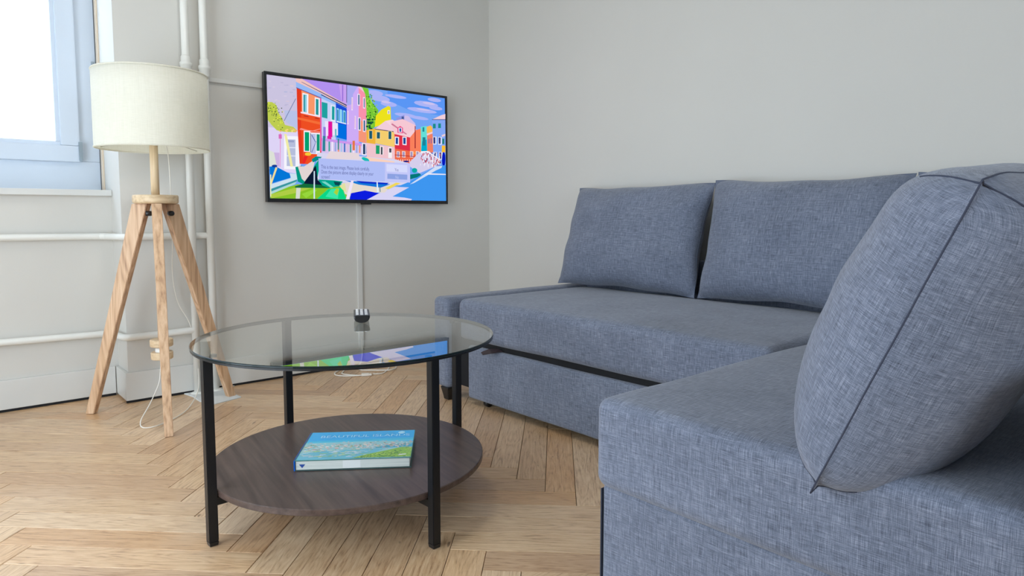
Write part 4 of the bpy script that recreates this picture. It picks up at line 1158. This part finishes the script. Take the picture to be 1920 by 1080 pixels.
# ---------------------------------------------------------------- remote control on the glass
rm=empty('remote_control',(-1.752,-1.452,TH+.0006)); tag(rm,'small black remote control with silver keys at the far rim of the glass table','remote control')
dirv=Vector((.62,.784,0)); rm.rotation_euler=(0,0,math.radians(-28))
bm=bmesh.new(); ringpts=[]
for y,sc in ((-.078,.86),(-.076,1.0),(.0,1.0),(.074,1.0),(.078,.86)):
    ringpts.append([Vector((x*sc*.026,y,zz*(1 if sc==1 else .96)+ .001)) for x,zz in ((1,.0225),(.98,.016),(.86,.009),(.66,.004),(.4,.0012),(0,0),(-.4,.0012),(-.66,.004),(-.86,.009),(-.98,.016),(-1,.0225),(-.85,.0245),(0,.025),(.85,.0245))])
loft(bm,ringpts); from_bm('body',bm,BLACKP,rm,False)
KEY=plain('silver_keys',(.72,.76,.80),.25,.6)
for r_ in range(7):
    for c_ in range(3):
        bm=bmesh.new(); box(bm,((c_-1)*.0145-.005,-.070+r_*.020,.0252),((c_-1)*.0145+.005,-.070+r_*.020+.011,.0292),.0012,1); from_bm('key',bm,KEY,rm)
# ---------------------------------------------------------------- corner sofa
sf=empty('corner_sofa',(-.9,-2.1,0)); tag(sf,'blue-grey fabric corner sofa bed with a chaise along the right wall','sofa')
ST=.482; SEAMV=-2.535
def crown(amt,amp=.002,front=0):
    def d(p,q,h):
        f=(1-q[0]**2)*(1-q[1]**2)
        p=p.copy()
        if q[2]>.2: p.z+=amt*f*q[2]
        p+=Vector((1,1,1))*amp*.5*hsh(p.x*3,p.y*3,p.z*3); return p
    return d
soft('armrest',(-1.05,-.972,.058),(-.03,-.852,.488),.028,FABRIC,sf,10,crown(.0,.0015))
soft('seat',(-1.005,SEAMV,.297),(-.14,-.985,ST),.034,FABRIC,sf,22,crown(.028,.002))
soft('pull_out_base',(-1.0,-2.52,.03),(-.2,-1.060,.274),.014,FABRIC,sf,12,crown(0,.001))
boxobj('gap_shade_block',(-.978,-2.5,.07),(-.15,-.976,.30),DARK,sf)  # dark block put in as the shade between arm, seat and base
soft('backrest',(-.088,-3.46,.06),(-.012,-.90,.655),.03,FABRIC,sf,12,crown(0,.001))
soft('chaise_seat',(-1.792,-3.316,.286),(-.14,SEAMV-.007,ST),.030,FABRIC,sf,24,crown(.010,.002))
soft('chaise_base',(-1.776,-3.30,.03),(-.2,-2.556,.290),.010,FABRIC,sf,12,crown(0,.0006))
soft('side_backrest',(-1.785,-3.46,.06),(-.13,-3.318,.68),.035,FABRIC,sf,12,crown(0,.001))
boxobj('zip_strip',(-1.778,-2.5562,.05),(-1.766,-2.5535,.280),plain('dark_zip',lin((48,54,70)),.6),sf,.0005)
def foot(x,y):
    bm=bmesh.new(); c=rel((x,y,0),sf)
    loft(bm,[[c+Vector((a*r,b*r,z)) for a,b in ((-1,-1),(1,-1),(1,1),(-1,1))] for r,z in ((.018,.0006),(.021,.02),(.030,.062))]); bmesh.ops.bevel(bm,geom=list(bm.edges),offset=.003,segments=1,affect='EDGES'); tag(from_bm('foot',bm,BLACKP,sf),'tapered black foot')
for x,y in ((-1.015,-.935),(-.10,-.935),(-.30,-3.40),(-1.70,-3.40)): foot(x,y)
for x,y in ((-.96,-1.16),(-.96,-2.3),(-1.70,-3.05),(-1.70,-2.65)):
    bm=bmesh.new(); c=rel((x,y,0),sf); tube(bm,[c+Vector((0,-.012,.018)),c+Vector((0,.012,.018))],.0174,18); from_bm('caster',bm,BLACKP,sf,True)
# pull tab in the gap between seat and base
bm=bmesh.new(); c=rel((0,0,0),sf)
A=[(-1.0,-1.225,.290),(-1.0,-1.265,.288),(-1.075,-1.235,.262),(-1.075,-1.175,.264)]
hp=[[(-.985,-1.262,.288),(-1.025,-1.246,.289),(-1.052,-1.226,.276),(-1.056,-1.243,.270),(-1.03,-1.270,.278),(-.985,-1.292,.283)]]
loft(bm,[[c+Vector(p) for p in hp[0]],[c+Vector((x,y,z-.005)) for x,y,z in hp[0]]]); tag(from_bm('pull_tab',bm,plain('dark_brown_leather',lin((52,40,44)),.5),sf),'dark brown pull tab')
# piping seam lines of the seat edges
# ---------------------------------------------------------------- cushions
def cushion(name,W,H,T,base,a,hdir,label,e=.18,seed=0,group='grey fabric back cushions',n=34,bow=0.0,pinch=.03,pw=.5,wr=1.0,slump=0.0):
    """pillow: base = middle of its bottom edge, a = width axis, hdir = height axis; e = share of the thickness kept at the edges (tucked corners)"""
    a=Vector(a).normalized(); hd=Vector(hdir).normalized(); hd=(hd-a*a.dot(hd)).normalized(); t=a.cross(hd)
    o=empty(name,base); tag(o,label,'cushion',group)
    def P(s,q,side):
        m=min(1,(abs(s)**14+abs(q)**14)**(1/14)) if max(abs(s),abs(q))<1 else 1.0
        E=max(0,1-m**7)**.5
        C=((1-abs(s)**2.4)*(1-abs(q)**2.4))
        y=side*T/2*(e*E+(1-e)*max(0,C)**pw*(E**.5))
        x=W/2*s; z=H/2*q
        x+=math.copysign(bow,s)*abs(s)**5*(1-q*q); z+=math.copysign(bow*.5,q)*abs(q)**5*(1-s*s)
        x-=math.copysign(pinch,s)*abs(s)**8*(1-abs(q)**1.5)*(1 if bow==0 else 0); z-=math.copysign(pinch*.6,q)*abs(q)**8*(1-abs(s)**1.5)*(1 if bow==0 else 0)
        z-=slump*(1-s*s)*(q+1)/2
        edge=max(abs(s),abs(q))**3
        k=wr*((.0030*math.sin(s*7+seed+2*math.sin(q*3+seed))+.0026*math.sin(q*9-s*5+seed*1.7))*(1-edge**4)+.0042*math.sin(math.atan2(q,s)*11+seed)*edge*(1-edge**6))
        y+=side*k; x+=wr*.0025*math.sin(q*9+seed)*abs(s)**6; z+=wr*.003*math.sin(s*8+seed*2)*abs(q)**6
        y+=.010*wr*math.sin(s*2.2+seed)*q
        return a*x+t*y+hd*(z+H/2)
    ks=[math.sin(PI/2*(-1+2*i/n)) for i in range(n+1)]; ks=[math.copysign(abs(k)**.8 if False else abs(k),k) for k in ks]
    bm=bmesh.new(); uvl=bm.loops.layers.uv.new('UVMap'); grid={}
    for side in (1,-1):
        for i,s_ in enumerate(ks):
            for j,q_ in enumerate(ks):
                bord=i in(0,n) or j in(0,n)
                if bord and side==-1: grid[-1,i,j]=grid[1,i,j]; continue
                grid[side,i,j]=bm.verts.new(P(s_,q_,side))
    for side in (1,-1):
        for i in range(n):
            for j in range(n):
                ids=[(i,j),(i+1,j),(i+1,j+1),(i,j+1)]
                if side<0: ids=ids[::-1]
                vs_=[grid[side,p,q] for p,q in ids]
                f=bm.faces.new(vs_); f.smooth=True
                for lp,(p,q) in zip(f.loops,ids):
                    # keep the weave unstretched over the rolled edge
                    def arc(k): return math.asin(max(-1,min(1,ks[k])))*.78
                    lp[uvl].uv=(arc(p)*W*.5*1.05+seed*.37+side*.6,arc(q)*H*.5*1.1+seed*.21)
    bmesh.ops.recalc_face_normals(bm,faces=bm.faces)
    me=bpy.data.meshes.new('cover'); bm.to_mesh(me); bm.free(); c=link('cover',me,FABRIC,o)
    N=30; path=[P(1,-1+2*i/N,1) for i in range(N)]+[P(1-2*i/N,1,1) for i in range(N)]+[P(-1,1-2*i/N,1) for i in range(N)]+[P(-1+2*i/N,-1,1) for i in range(N)]
    bm=bmesh.new(); tube(bm,path,.0013,6,True); from_bm('seam',bm,SEAM if e>.3 else SEAM2,c,True)
    if e>.3:
        for sx in (-1,1):
            for sz in (-1,1):
                pth=[P(sx*(1-d),sz*(1-d*.7),sd) for d,sd in [(.20-i*.02,1) for i in range(10)]+[(0,1)]+[(.02+i*.02,-1) for i in range(10)]]
                bm=bmesh.new(); tube(bm,pth,.0016,6); from_bm('corner_seam',bm,SEAM,c,True)
    return o
def leanu(deg): return (math.sin(math.radians(deg)),0,math.cos(math.radians(deg)))
cushion('back_cushion',.86,.545,.26,(-.245,-1.335,.497),(0,-1,-.0),leanu(16),'grey cushion leaning on the back, leftmost, next to the low armrest',seed=1)
cushion('back_cushion',.83,.55,.27,(-.245,-2.185,.499),(0,-1,0),leanu(16),'wide grey cushion in the middle of the sofa back',seed=4)
cushion('back_cushion',.66,.56,.24,(-.24,-2.945,.487),(0,-1,0),leanu(14),'grey cushion in the sofa corner, mostly hidden behind the nearest big cushion',seed=9)
yw=math.radians(4); ln=math.radians(25)
n_=Vector((math.sin(yw),-math.cos(yw),0)); a_=Vector((math.cos(yw),math.sin(yw),.075)).normalized()
cushion('back_cushion',.80,.525,.32,Vector((-1.84,-3.035,.447))+a_*.40,a_,n_*math.sin(ln)+Vector((0,0,math.cos(ln))),'big grey cushion nearest the camera, leaning at the chaise end with its side seam showing',seed=13,n=44,e=.40,bow=.004,wr=.7)
